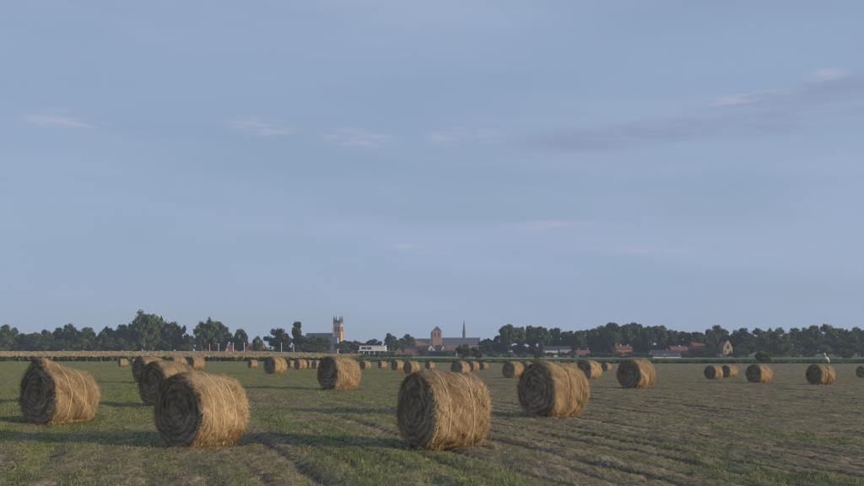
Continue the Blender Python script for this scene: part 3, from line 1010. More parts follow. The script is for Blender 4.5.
def build_trees():
    H = 12.0
    V = {}
    for kind, mats, n in (('tall', ('leaf_dark', 'leaf_mid'), 2), ('round', ('leaf_dark', 'leaf_mid', 'leaf_brown'), 2), ('column', ('leaf_dark',), 1),
                          ('pine', ('leaf_dark',), 1), ('willow', ('leaf_pale',), 1), ('bush', ('leaf_dark', 'leaf_mid', 'leaf_brown', 'leaf_pale', 'leaf_bright'), 1)):
        for mt in mats:
            V[kind, mt] = [crown_mesh(300 + 13 * k + len(V), kind, M[mt], 4600 if kind == 'bush' else 7200) for k in range(n)]
    halfw = dict(tall=0.33, round=0.44, column=0.25, pine=0.27, willow=0.50, bush=0.60)
    cnt = [0]

    ORD = ['first', 'second', 'third', 'fourth', 'fifth', 'sixth', 'seventh', 'eighth', 'ninth', 'tenth', 'eleventh', 'twelfth', 'thirteenth', 'fourteenth',
           'fifteenth', 'sixteenth', 'seventeenth', 'eighteenth']

    def tree(px, ytop, hw, d, kind, mt, label, group=None, name='tree', cat='tree'):
        y = d; x = px_x(px, d)
        zb = float(terrain(x, y))
        zt = EYE + (HY - ytop) / FPX * d
        h = (zt - zb) * 1.05
        w = hw / FPX * d * 1.06
        vs = V[kind, mt]; cm, tm = vs[cnt[0] % len(vs)]; cnt[0] += 1
        t = tag(empty(name, (x, y, zb - 0.05), random.uniform(0, 6.28)), label, cat, group)
        sx = w / (halfw[kind] * H); t.scale = (sx, sx, h / H)
        obj('crown', cm, t); obj('trunk', tm, t)
        return t

    LB = 'low bushy growth filling the foot of the belt behind the maize'
    LG = 'trees in the belt behind the maize field'
    for px, yt, hw, d, kd, mt in [
        (-34, 326, 14, 425, 'round', 'leaf_dark'), (-14, 329, 12, 420, 'round', 'leaf_mid'),
        (3, 325, 11, 420, 'round', 'leaf_dark'), (15, 327, 9, 425, 'round', 'leaf_dark'), (30, 332, 11, 430, 'round', 'leaf_mid'),
        (45, 329, 9, 420, 'round', 'leaf_dark'), (56, 328, 9, 428, 'round', 'leaf_dark'), (78, 330, 9, 424, 'round', 'leaf_mid'),
        (89, 328, 11, 420, 'round', 'leaf_dark'), (24, 337, 12, 412, 'bush', 'leaf_dark'), (62, 338, 13, 412, 'bush', 'leaf_dark'),
        (107, 326, 8, 420, 'round', 'leaf_dark'), (121, 325, 10, 424, 'round', 'leaf_dark'), (113, 336, 12, 412, 'bush', 'leaf_dark'),
        (36, 334, 12, 412, 'round', 'leaf_dark'), (97, 339, 7, 410, 'bush', 'leaf_dark'), (8, 338, 12, 410, 'bush', 'leaf_mid'), (82, 339, 11, 410, 'bush', 'leaf_mid'),
        (127, 340, 9, 408, 'bush', 'leaf_dark'), (74, 342, 9, 408, 'bush', 'leaf_dark'), (48, 342, 9, 408, 'bush', 'leaf_mid')]:
        nb = [121, 107, 89, 78, 56, 45, 30, 15, 3, -14, -34]
        if px in nb:
            tree(px, yt, hw, d, kd, mt, 'rounded tree in the belt behind the maize, %s from the tallest cluster' % ORD[nb.index(px)], LG)
        else:
            tree(px, yt, hw, d, kd, mt, LB, LG)
    tree(69, 323, 6.5, 424, 'tall', 'leaf_dark', 'slim tree rising above the belt behind the maize')
    G2 = 'cluster of tall trees round the tallest one'
    tree(147, 309.5, 13, 415, 'round', 'leaf_mid', 'tallest tree of all, broad green crown in the belt behind the maize')
    for px, yt, hw, mt in [(136, 319, 8, 'leaf_mid'), (160, 316, 9, 'leaf_mid'), (172, 321, 9, 'leaf_brown'), (181, 324, 8, 'leaf_brown'), (152, 330, 14, 'leaf_dark'), (168, 334, 10, 'leaf_dark'), (135, 334, 10, 'leaf_dark')]:
        tree(px, yt, hw, 420, 'round', mt, {136: 'shorter green tree pressed against the tallest one, toward the dark belt', 160: 'second tallest tree, green, pressed against the tallest one',
             172: 'bronze tree of the tallest cluster, touching its second tallest tree', 181: 'outermost bronze tree of the tallest cluster'}.get(px, 'low dark tree at the foot of the tallest cluster'), G2)
    tree(186, 343, 8, 408, 'bush', 'leaf_dark', 'dark bush at the end of the tallest tree cluster', name='bush', cat='bush')
    tree(301, 343.5, 8, 392, 'bush', 'leaf_dark', 'dark bush at the foot of the narrow dark tree by the church', name='bush', cat='bush')
    tree(189, 336, 7, 440, 'round', 'leaf_dark', 'small dark tree between the tall cluster and the twin-crowned trees')
    G3 = 'full green trees beside the orange post'
    for px, yt, hw in [(203, 321, 9), (213, 317.5, 11), (223, 324, 8)]:
        tree(px, yt, hw, 415, 'round', 'leaf_mid', {203: 'full green tree beside the orange post, next to the pale gable', 213: 'tallest full green tree behind the orange post', 223: 'lowest of the full green trees near the orange post, toward the pale posts'}[px], G3)
    tree(240, 329.5, 9, 420, 'round', 'leaf_dark', 'dark round tree standing among the pale posts')
    tree(258, 335.5, 5, 430, 'round', 'leaf_dark', 'small dark tree beside the low red-roofed house')
    tree(278, 327.5, 13.5, 410, 'round', 'leaf_brown', 'broad bronze tree with a round crown near the pale posts')
    tree(297.5, 321.5, 7, 400, 'column', 'leaf_dark', 'narrow dark tree overtopping the church roof')
    tree(309, 335, 13, 395, 'round', 'leaf_mid', 'green tree hiding the church wall')
    tree(322, 336, 10, 395, 'round', 'leaf_brown', 'bronze green tree in front of the church nave')
    tree(290, 343, 10, 395, 'bush', 'leaf_dark', 'dark bush under the bronze tree near the pale posts', name='bush', cat='bush')
    tree(268, 346, 8, 380, 'bush', 'leaf_dark', 'dark low bush beside the hedge and pale posts', name='bush', cat='bush')
    tree(315, 345, 14, 380, 'bush', 'leaf_dark', 'wide dark bush below the church nave', name='bush', cat='bush')
    tree(345, 340, 10, 480, 'round', 'leaf_dark', 'low dark tree to the side of the square church tower')
    tree(357, 340, 9, 490, 'round', 'leaf_brown', 'bronze tree behind the white flat-roofed building')
    tree(374, 338.5, 9, 480, 'round', 'leaf_dark', 'dark tree rising behind the white flat-roofed building')
    tree(391, 333.5, 7.5, 470, 'round', 'leaf_dark', 'dark tree between the white building and the brick house, nearer the white building')
    tree(407, 333.5, 8.5, 480, 'round', 'leaf_dark', 'dark tree behind the red brick house with its gable end')
    tree(399, 340, 8, 475, 'round', 'leaf_dark', 'lower dark tree squeezed between two taller ones behind the brick house')
    tree(361, 352, 5, 388, 'bush', 'leaf_dark', 'dark bush at the columned front of the white building, toward the square tower', name='bush', cat='bush')
    tree(383, 351.5, 5.5, 388, 'bush', 'leaf_mid', 'green bush at the columned front of the white building, toward the brick house', name='bush', cat='bush')
    tree(423, 346.5, 6, 428, 'bush', 'leaf_dark', 'dark bush between the white-doored brick house and the long dark shed', name='bush', cat='bush')
    tree(448, 350.5, 6, 428, 'bush', 'leaf_mid', 'green bush before the long dark shed under the church nave', name='bush', cat='bush')
    tree(391, 350, 5, 420, 'bush', 'leaf_dark', 'dark bush beside the gable end of the red brick house', name='bush', cat='bush')
    tree(345, 347, 8, 400, 'bush', 'leaf_dark', 'dark bush below the square church tower', name='bush', cat='bush')
    tree(464, 342.5, 9, 300, 'bush', 'leaf_dark', 'large dark bush in front of the spired church', name='bush', cat='bush')
    tree(477, 345, 9, 305, 'bush', 'leaf_brown', 'bronze bush joined to the large dark bush before the church', name='bush', cat='bush')
    tree(537, 347, 7, 300, 'bush', 'leaf_brown', 'bronze bush standing alone at the meadow edge', name='bush', cat='bush')
    for px, yt, hw, d in [(494, 351.5, 8, 390), (508, 351.5, 7, 392), (523, 352.5, 7, 390)]:
        tree(px, yt, hw, d, 'bush', 'leaf_pale', 'round clipped shrub beyond the meadow, %s from the bronze bush by the church' % ORD[[494, 508, 523].index(px)], 'round shrubs beyond the meadow', 'shrub', 'shrub')
    # tall row with bare stems, the sky showing between them
    RL = 'tall tree with bare lower stem in the row beyond the meadow'
    RG = 'row of tall trees beyond the meadow'
    for px, yt, hw, d in [(488, 338, 9, 440), (499, 336, 8, 450)]:
        tree(px, yt, hw, d, 'round', 'leaf_dark', 'low dark tree at the church end of the tall row, %s' % ('next to the bronze bush' if px < 490 else 'touching the first tall tree'), 'low trees at the end of the row')
    row = [(508, 323.5, 9), (519, 327, 7.5), (531, 325, 8.5), (543, 325.5, 8.5), (554, 327, 8), (567, 331, 8.5), (579, 329.5, 9), (591, 328, 9), (602, 325, 9),
           (613, 322.5, 9), (626, 323, 9), (637, 321.5, 9.5), (648, 325.5, 8), (659, 325.5, 9), (672, 329, 9), (686, 330.5, 9), (698, 331, 8)]
    for k, (px, yt, hw) in enumerate(row):
        tree(px, yt, hw, 430 + 12 * (k % 3), 'tall', ('leaf_dark', 'leaf_mid')[k % 4 == 1], 'tall tree with bare lower stem, %s in the row from the spired church' % ORD[k], RG)
    UL = 'low tree in the thicket below the tall row'
    UG = 'low trees below the tall row'
    for k, (px, yt, hw) in enumerate([(503, 342, 10), (518, 344, 9), (531, 345, 8), (545, 343, 7), (556, 342, 9), (571, 343, 9), (585, 342, 8), (600, 340, 10), (612, 341, 9),
                                      (640, 340, 11), (652, 343, 9), (664, 341, 9), (690, 340, 9), (699, 347, 9), (672, 345, 8), (630, 345, 7), (592, 347, 8)]):
        nth = sorted([503, 518, 531, 545, 556, 571, 585, 600, 612, 640, 652, 664, 690, 699, 672, 630, 592]).index(px)
        tree(px, yt, hw, 462 if k % 2 else 470, 'round', 'leaf_dark', 'low tree in the thicket below the tall row, %s from the spired church' % ORD[nth], UG)
    # the closed wood
    WL = 'tree in the closed dark wood beyond the stubble strip'
    WG = 'trees of the closed wood'
    wood = [(709, 328.5, 10), (721, 325.5, 12), (734, 329.5, 10), (746, 328.5, 10), (757, 327.5, 10), (768, 328, 10), (780, 327, 10), (792, 328.5, 10), (803, 327, 10),
            (814, 326, 10), (825, 323.5, 11), (836, 325, 10), (847, 329, 9), (858, 327.5, 10), (870, 326, 11), (884, 327, 11), (900, 325, 12)]
    for k, (px, yt, hw) in enumerate(wood):
        tree(px, yt, hw, 425 + 10 * (k % 3), 'round', ('leaf_dark', 'leaf_dark', 'leaf_mid')[k % 3], 'skyline tree of the closed wood, %s along it from the faded red roof' % ORD[k], WG)
    for k in range(14):
        px = 705 + 15 * k + random.uniform(-3, 3)
        if 720 < px < 736: continue
        tree(px, 337 + random.uniform(-2, 4), 10, 412 + random.uniform(-5, 5), 'round', 'leaf_dark', 'tree in the front of the closed wood, %s from the faded red roof' % ORD[k], WG)
    for k in range(11):
        px = 708 + 17 * k + random.uniform(-3, 3)
        if 718 < px < 738: continue
        tree(px, 346 + random.uniform(-2, 2), 9, 402, 'bush', ('leaf_dark', 'leaf_mid')[k % 2], 'dark bush along the foot of the closed wood, %s from the white cottage' % ORD[k], 'bushes at the foot of the wood', 'bush', 'bush')
    tree(780, 338, 14, 375, 'willow', 'leaf_pale', 'pale green willow standing out from the dark wood')
    tree(765, 350.5, 10.5, 219, 'bush', 'leaf_bright', 'rounded green bush behind a hay bale at the field edge', name='bush', cat='bush')
    tree(846, 350, 10, 360, 'bush', 'leaf_pale', 'pale green shrub before the wood beyond the bird', name='shrub', cat='shrub')
    tree(734, 352.5, 9, 385, 'bush', 'leaf_pale', 'pale green shrub below the stepped brick gable', name='shrub', cat='shrub')
    tree(624, 355.5, 7, 372, 'bush', 'leaf_pale', 'small pale round shrub beside the white farmhouse', name='shrub', cat='shrub')
    tree(609, 352.5, 8, 385, 'bush', 'leaf_dark', 'dark round shrub between the two red-roofed houses', name='shrub', cat='shrub')
    tree(592, 352, 7, 385, 'bush', 'leaf_dark', 'dark shrub against the small red-roofed white house', name='shrub', cat='shrub')
    tree(692, 356, 6, 380, 'bush', 'leaf_pale', 'small pale shrub at the end of the farmhouse', name='shrub', cat='shrub')
    tree(708, 357, 6, 378, 'bush', 'leaf_pale', 'small pale shrub before the white cottage', name='shrub', cat='shrub')
    for k, (px, yt, hw, d) in enumerate([(541, 350.5, 6, 395), (551, 352, 7, 396), (563, 351.5, 7, 398), (572, 350.5, 6, 388), (584, 355, 6, 384), (600, 352, 8, 388), (618, 351, 7, 388),
                                         (630, 351, 7, 390), (641, 352, 8, 386), (648, 354, 6, 372), (684, 352.5, 6, 383), (693, 348, 7, 392), (702, 347, 8, 394), (712, 349, 7, 388)]):
        tree(px, yt, hw, d, 'bush', ('leaf_dark', 'leaf_mid', 'leaf_dark', 'leaf_pale')[k % 4], 'rounded garden shrub screening the houses, %s from the bronze bush' % ORD[k],
             'garden shrubs in front of the houses', 'shrub', 'shrub')
    tree(2, 356, 7, 222, 'bush', 'leaf_mid', 'green bush at the corner of the maize field', name='bush', cat='bush')


build_trees()


def hedge(px0, px1, ytop, d, label, thick=2.0):
    x0, x1 = px_x(px0, d), px_x(px1, d)
    z0 = float(terrain((x0 + x1) / 2, d)); h = EYE + (HY - ytop) / FPX * d - z0
    n = int((x1 - x0) * 46)
    P = np.stack([rng.uniform(x0, x1, n), d + rng.uniform(-thick / 2, thick / 2, n), z0 + h * rng.random(n) ** 0.7 + rng.normal(0, .08, n)], 1)
    Nn = unit(rng.normal(0, 1, (n, 3)) + np.array([0, -.5, .4])); A = unit(np.cross(Nn, rng.normal(0, 1, (n, 3)))); B = np.cross(Nn, A)
    s = rng.uniform(.14, .3, n)
    v, f = quads(P, A, B, s, s * .8)
    tag(obj('hedge', np_mesh('hedge', v, f, M['leaf_mid'], False, {'tint': np.repeat(rng.random(n), 4)})), label, 'hedge')


hedge(212, 334, 352.5, 372, 'long clipped green hedge behind the pale posts')
hedge(330, 412, 354.5, 352, 'low green hedge in front of the white flat-roofed building', 1.5)


# ------------------------------------------------------------------ buildings
def zz(py, d): return EYE + (HY - py) / FPX * d


def gable_house(name, label, cat, px0, px1, y_ridge, y_eave, d, wall, roof, depth=8.0, ridge='x', windows=(), doors=(), chimney=(), group=None, frame='white'):
    """ridge='x': roof slope faces the field; ridge='y': gable end faces the field"""
    x0, x1 = px_x(px0, d), px_x(px1, d); cx = (x0 + x1) / 2; w = x1 - x0
    zb = float(terrain(cx, d)) - 0.1
    ze, zr = zz(y_eave, d) - zb, zz(y_ridge, d) - zb
    t = tag(empty(name, (cx, d, zb)), label, cat, group)
    h = w / 2
    if ridge == 'x':
        poly = [(0, 0), (depth, 0), (depth, ze), (depth / 2, zr - 0.15), (0, ze)]
        mb = MB(); n = len(poly)
        vs = [(-h, a, b) for a, b in poly] + [(h, a, b) for a, b in poly]
        mb.add(vs, [tuple(range(n)), tuple(range(2 * n - 1, n - 1, -1))] + [(i, n + i, n + (i + 1) % n, (i + 1) % n) for i in range(n)])
        mb.build('wall', M[wall], t)
        r = MB(); o = 0.35
        k = (zr - ze) / (depth / 2)
        for y_a, y_b, z_a, z_b in ((-o, depth / 2, ze - o * k, zr), (depth + o, depth / 2, ze - o * k, zr)):
            r.add([(-h - o, y_a, z_a), (h + o, y_a, z_a), (h + o, y_b, z_b), (-h - o, y_b, z_b),
                   (-h - o, y_a, z_a + .16), (h + o, y_a, z_a + .16), (h + o, y_b, z_b + .16), (-h - o, y_b, z_b + .16)],
                  [(0, 3, 2, 1), (4, 5, 6, 7), (0, 1, 5, 4), (1, 2, 6, 5), (2, 3, 7, 6), (3, 0, 4, 7)])
        rf = r.build('roof', M[roof], t)
    else:
        MB().prism([(-h, 0), (h, 0), (h, ze), (0, zr - 0.15), (-h, ze)], 0, depth).build('wall', M[wall], t)
        r = MB(); o = 0.3; k = (zr - ze) / h
        for s in (-1, 1):
            a = s * (h + o)
            r.add([(a, -o, ze - o * k), (0, -o, zr), (0, depth + o, zr), (a, depth + o, ze - o * k), (a, -o, ze - o * k + .16), (0, -o, zr + .16), (0, depth + o, zr + .16), (a, depth + o, ze - o * k + .16)],
                  [(0, 3, 2, 1), (4, 5, 6, 7), (0, 1, 5, 4), (1, 2, 6, 5), (2, 3, 7, 6), (3, 0, 4, 7)])
        rf = r.build('roof', M[roof], t)
    for cxp, cy, cw, ch in chimney:
        c = MB(); c.box(cxp * w - cw / 2, cxp * w + cw / 2, cy * depth - cw / 2, cy * depth + cw / 2, ze * 0.9, zr + ch)
        c.box(cxp * w - cw / 2 - .08, cxp * w + cw / 2 + .08, cy * depth - cw / 2 - .08, cy * depth + cw / 2 + .08, zr + ch, zr + ch + .15)
        c.build('chimney', M['brick_brown'], rf)
    for fx, z0, ww, wh in windows:
        x = fx * w
        wd = MB().box(x - ww / 2 - .08, x + ww / 2 + .08, -0.07, 0.0, z0 - .08, z0 + wh + .08).build('window', M[frame], t)
        MB().box(x - ww / 2, x - .04, -0.09, -0.072, z0, z0 + wh).box(x + .04, x + ww / 2, -0.09, -0.072, z0, z0 + wh).build('pane', M['glass'], wd)
    for fx, ww, wh in doors:
        x = fx * w
        dr = MB().box(x - ww / 2, x + ww / 2, -0.07, 0.0, 0.1, wh).build('door', M['frame'], t)
        MB().box(x + ww * .3, x + ww * .3 + .1, -0.12, -0.072, 1.0, 1.12).build('handle', M['steel'], dr)
    return t


def arch_poly(cx, z0, w, h, n=6):
    p = [(cx - w / 2, z0), (cx + w / 2, z0)]
    for k in range(n + 1):
        a = k / n * math.pi
        p.append((cx + w / 2 * math.cos(a), z0 + h - w * 0.7 + w * 0.7 * math.sin(a)))
    return p


def build_square_tower_church():
    d = 800.0
    x0, x1 = px_x(333.2, d), px_x(340.6, d); cx = (x0 + x1) / 2; w = x1 - x0; h = w / 2
    zb = float(terrain(cx, d))
    Z = lambda p: zz(p, d) - zb
    t = tag(empty('church', (cx, d, zb), R(-13)), 'old church with a square yellow brick tower crowned by four dark pinnacles', 'church')
    tw = MB().box(-h, h, 0, w, 0, Z(324)).build('tower', M['brick_warm'], t)
    MB().box(-h - .35, h + .35, -.35, w + .35, Z(324), Z(323.2)).box(-h - .2, h + .2, -.2, w + .2, Z(334), Z(333.6)).build('cornice', M['stone'], tw)
    for sx in (-1, 1):
        for yy in (-0.45, w - 0.55):
            MB().box(sx * h - .5, sx * h + .5, yy, yy + 1.0, 0, Z(327)).build('buttress', M['brick_warm'], t)
    for x in (-1.3, 1.3):
        MB().prism(arch_poly(x, Z(331.5), 1.5, Z(326.3) - Z(331.5)), -0.12, 0.02).build('belfry_opening', M['dark'], tw)
    for y in (w * .32, w * .68):
        mb = MB(); pl = arch_poly(0, Z(331.5), 1.5, Z(326.3) - Z(331.5))
        n = len(pl)
        mb.add([(h - .02, y + a, b) for a, b in pl] + [(h + .12, y + a, b) for a, b in pl], [tuple(range(n)), tuple(range(2 * n - 1, n - 1, -1))] + [(i, n + i, n + (i + 1) % n, (i + 1) % n) for i in range(n)])
        mb.build('belfry_opening', M['dark'], tw)
    MB().box(-h, h, 0, .5, Z(323.2), Z(320.4)).box(-h, h, w - .5, w, Z(323.2), Z(320.4)).box(-h, -h + .5, .5, w - .5, Z(323.2), Z(320.4)).box(h - .5, h, .5, w - .5, Z(323.2), Z(320.4)).build('parapet', M['slate'], tw)
    for sx in (-1, 1):
        for y in (0.6, w - 0.6):
            pn = MB().tube([(sx * (h - .5), y, Z(324.5)), (sx * (h - .5), y, Z(320))], .95, 8).build('pinnacle', M['slate'], t)
            MB().tube([(sx * (h - .5), y, Z(320)), (sx * (h - .5), y, Z(315.3))], [1.05, .05], 8).build('spirelet', M['slate'], pn)
    # long nave with slate roof, choir and aisle
    nx0, nx1 = px_x(303, d) - cx, -h
    MB().box(nx0, nx1, -3, 13, 0, Z(342)).build('nave_wall', M['brick_red'], t)
    r = MB(); o = .4
    r.add([(nx0 - o, -3.5, Z(342)), (nx1, -3.5, Z(342)), (nx1, 5, Z(332.8)), (nx0 - o, 5, Z(332.8)), (nx1, 13.5, Z(342)), (nx0 - o, 13.5, Z(342))],
          [(0, 1, 2, 3), (3, 2, 4, 5), (0, 3, 5), (1, 4, 2), (0, 5, 4, 1)])
    r.build('nave_roof', M['slate'], t)
    ax0, ax1 = px_x(322, d) - cx, h + .6
    MB().box(ax0, ax1, -11, -3.02, 0, Z(345)).build('aisle_wall', M['brick_red'], t)
    r = MB()
    r.add([(ax0 - o, -11.5, Z(345.5)), (ax1 + .2, -11.5, Z(345.5)), (ax1 + .2, -2.6, Z(337)), (ax0 - o, -2.6, Z(337)), (ax1 + .2, -2.6, Z(345.5)), (ax0 - o, -2.6, Z(345.5))],
          [(0, 1, 2, 3), (0, 3, 5), (1, 4, 2), (3, 2, 4, 5), (0, 5, 4, 1)])
    r.build('aisle_roof', M['slate'], t)
    MB().box(ax1 + .21, ax1 + .8, -11.2, -9.6, 0, Z(338)).build('gable_pier', M['white'], t)
    for k in range(4):
        x = ax0 + (ax1 - ax0) * (k + .5) / 4
        MB().prism(arch_poly(x, Z(351), 1.8, Z(346.5) - Z(351)), -11.12, -10.98).build('window', M['glass'], t)
    for k in range(3):
        x = nx0 + (ax0 - nx0) * (k + .5) / 3
        MB().prism(arch_poly(x, Z(350), 2.0, Z(343.3) - Z(350)), -3.12, -2.98).build('window', M['glass'], t)


build_square_tower_church()


def build_spired_church():
    d = 860.0
    cx = px_x(437, d)
    zb = float(terrain(cx, d))
    Z = lambda p: zz(p, d) - zb
    X = lambda p: px_x(p, d) - cx
    t = tag(empty('church', (cx, d, zb)), 'brick church with a stout pyramid-roofed tower and a thin dark spire on its slate roof', 'church')
    h = (X(441.6) - X(432.6)) / 2
    tw = MB().box(-h, h, -2, 2 * h - 2, 0, Z(331.3)).build('tower', M['brick_brown'], t)
    MB().box(-h - .3, h + .3, -2.3, 2 * h - 1.7, Z(331.3), Z(330.8)).build('cornice', M['stone'], tw)
    MB().cone(0, h - 2, Z(330.8), Z(325.8), h + .2, h + .2).build('tower_roof', M['slate'], t)
    for x in (-h * .45, h * .45):
        MB().prism(arch_poly(x, Z(337), 1.5, Z(332.4) - Z(337)), -2.12, -1.98).build('belfry_opening', M['dark'], tw)
    MB().tube([(-h - .6, 1, 0), (-h - .6, 1, Z(333))], 1.2, 8).build('stair_turret', M['brick_brown'], t)
    MB().tube([(-h - .6, 1, Z(333)), (-h - .6, 1, Z(330.8))], [1.35, .05], 8).build('turret_cap', M['slate'], t)
    x0, x1 = X(441.8), X(480)
    MB().box(x0, x1, 0, 14, 0, Z(345)).build('nave_wall', M['brick_brown'], t)
    r = MB()
    r.add([(x0, -.5, Z(345.3)), (x1 - .3, -.5, Z(345.3)), (x1 - .3, 7, Z(337.6)), (x0, 7, Z(337.6)), (x1 - .3, 14.5, Z(345.3)), (x0, 14.5, Z(345.3))],
          [(0, 1, 2, 3), (3, 2, 4, 5), (0, 3, 5), (1, 4, 2), (0, 5, 4, 1)])
    rf = r.build('nave_roof', M['slate'], t)
    MB().tube([(X(464.3), 7, Z(338.5)), (X(464.3), 7, Z(334.5)), (X(464.3), 7, Z(334.4)), (X(464.3), 7, Z(319.3))], [1.35, 1.35, 1.7, .04], 8).build('spire', M['slate'], rf)
    # end gable standing above the roof
    mb = MB(); pl = [(-.6, 0), (14.6, 0), (14.6, Z(345)), (7, Z(336.4)), (-.6, Z(345))]; n = 5
    mb.add([(x1 - .25, a, b) for a, b in pl] + [(x1 + .6, a, b) for a, b in pl], [tuple(range(n)), tuple(range(2 * n - 1, n - 1, -1))] + [(i, n + i, n + (i + 1) % n, (i + 1) % n) for i in range(n)])
    mb.build('gable_wall', M['brick_brown'], t)
    for k in range(5):
        x = x0 + (x1 - x0) * (k + .5) / 5
        MB().prism(arch_poly(x, Z(351.5), 2.0, Z(346) - Z(351.5)), -.12, .02).build('window', M['glass'], t)
    # lower wing with orange tiles
    a0, a1 = X(416), -h - 1.9
    MB().box(a0, a1, -1, 11, 0, Z(345.5)).build('wing_wall', M['brick_red'], t)
    r = MB()
    r.add([(a0 - .4, -1.5, Z(345.8)), (a1, -1.5, Z(345.8)), (a1, 5, Z(338.6)), (a0 - .4, 5, Z(338.6)), (a1, 11.5, Z(345.8)), (a0 - .4, 11.5, Z(345.8))],
          [(0, 1, 2, 3), (3, 2, 4, 5), (0, 3, 5), (1, 4, 2), (0, 5, 4, 1)])
    r.build('wing_roof', M['tile_red'], t)


build_spired_church()


def build_flat_white_building():
    d = 400.0
    X0, X1 = px_x(357.5, d), px_x(387, d); cx = (X0 + X1) / 2; w = X1 - X0; h = w / 2
    zb = float(terrain(cx, d)); Z = lambda p: zz(p, d) - zb
    t = tag(empty('building', (cx, d, zb)), 'white flat-roofed modern building with a columned ground floor', 'building')
    MB().box(-h + 2.4, h - 1.2, 1.8, 9, 0, Z(351)).build('ground_floor', M['stone'], t)
    MB().box(-h, h - 0.3, 0, 10, Z(351), Z(350.4)).build('floor_slab', M['white'], t)
    MB().box(-h + .8, h - .8, .5, 9.5, Z(350.4), Z(345.8)).build('upper_storey', M['white'], t)
    MB().box(-h + .5, h - .5, .2, 9.8, Z(345.8), Z(345.4)).build('roof', M['stone'], t)
    for k in range(6):
        x = -h + .5 + (w - 1.4) * k / 5
        MB().box(x - .16, x + .16, .15, .47, 0, Z(351)).build('column', M['white'], t)
    for k in range(5):
        x = -h + 3.2 + (w - 6) * k / 4
        wd = MB().box(x - 1.0, x + 1.0, 1.70, 1.8, .4, Z(351) - .3).build('window', M['frame'], t)
        MB().box(x - .9, x + .9, 1.66, 1.698, .5, Z(351) - .4).build('pane', M['glass'], wd)
    for x in (-h + 3, -h + 5.6):
        wd = MB().box(x - 1.1, x + 1.1, .42, .5, Z(349.6), Z(346.9)).build('window', M['frame'], t)
        MB().box(x - 1.0, x + 1.0, .38, .418, Z(349.4), Z(347.1)).build('pane', M['glass'], wd)


build_flat_white_building()


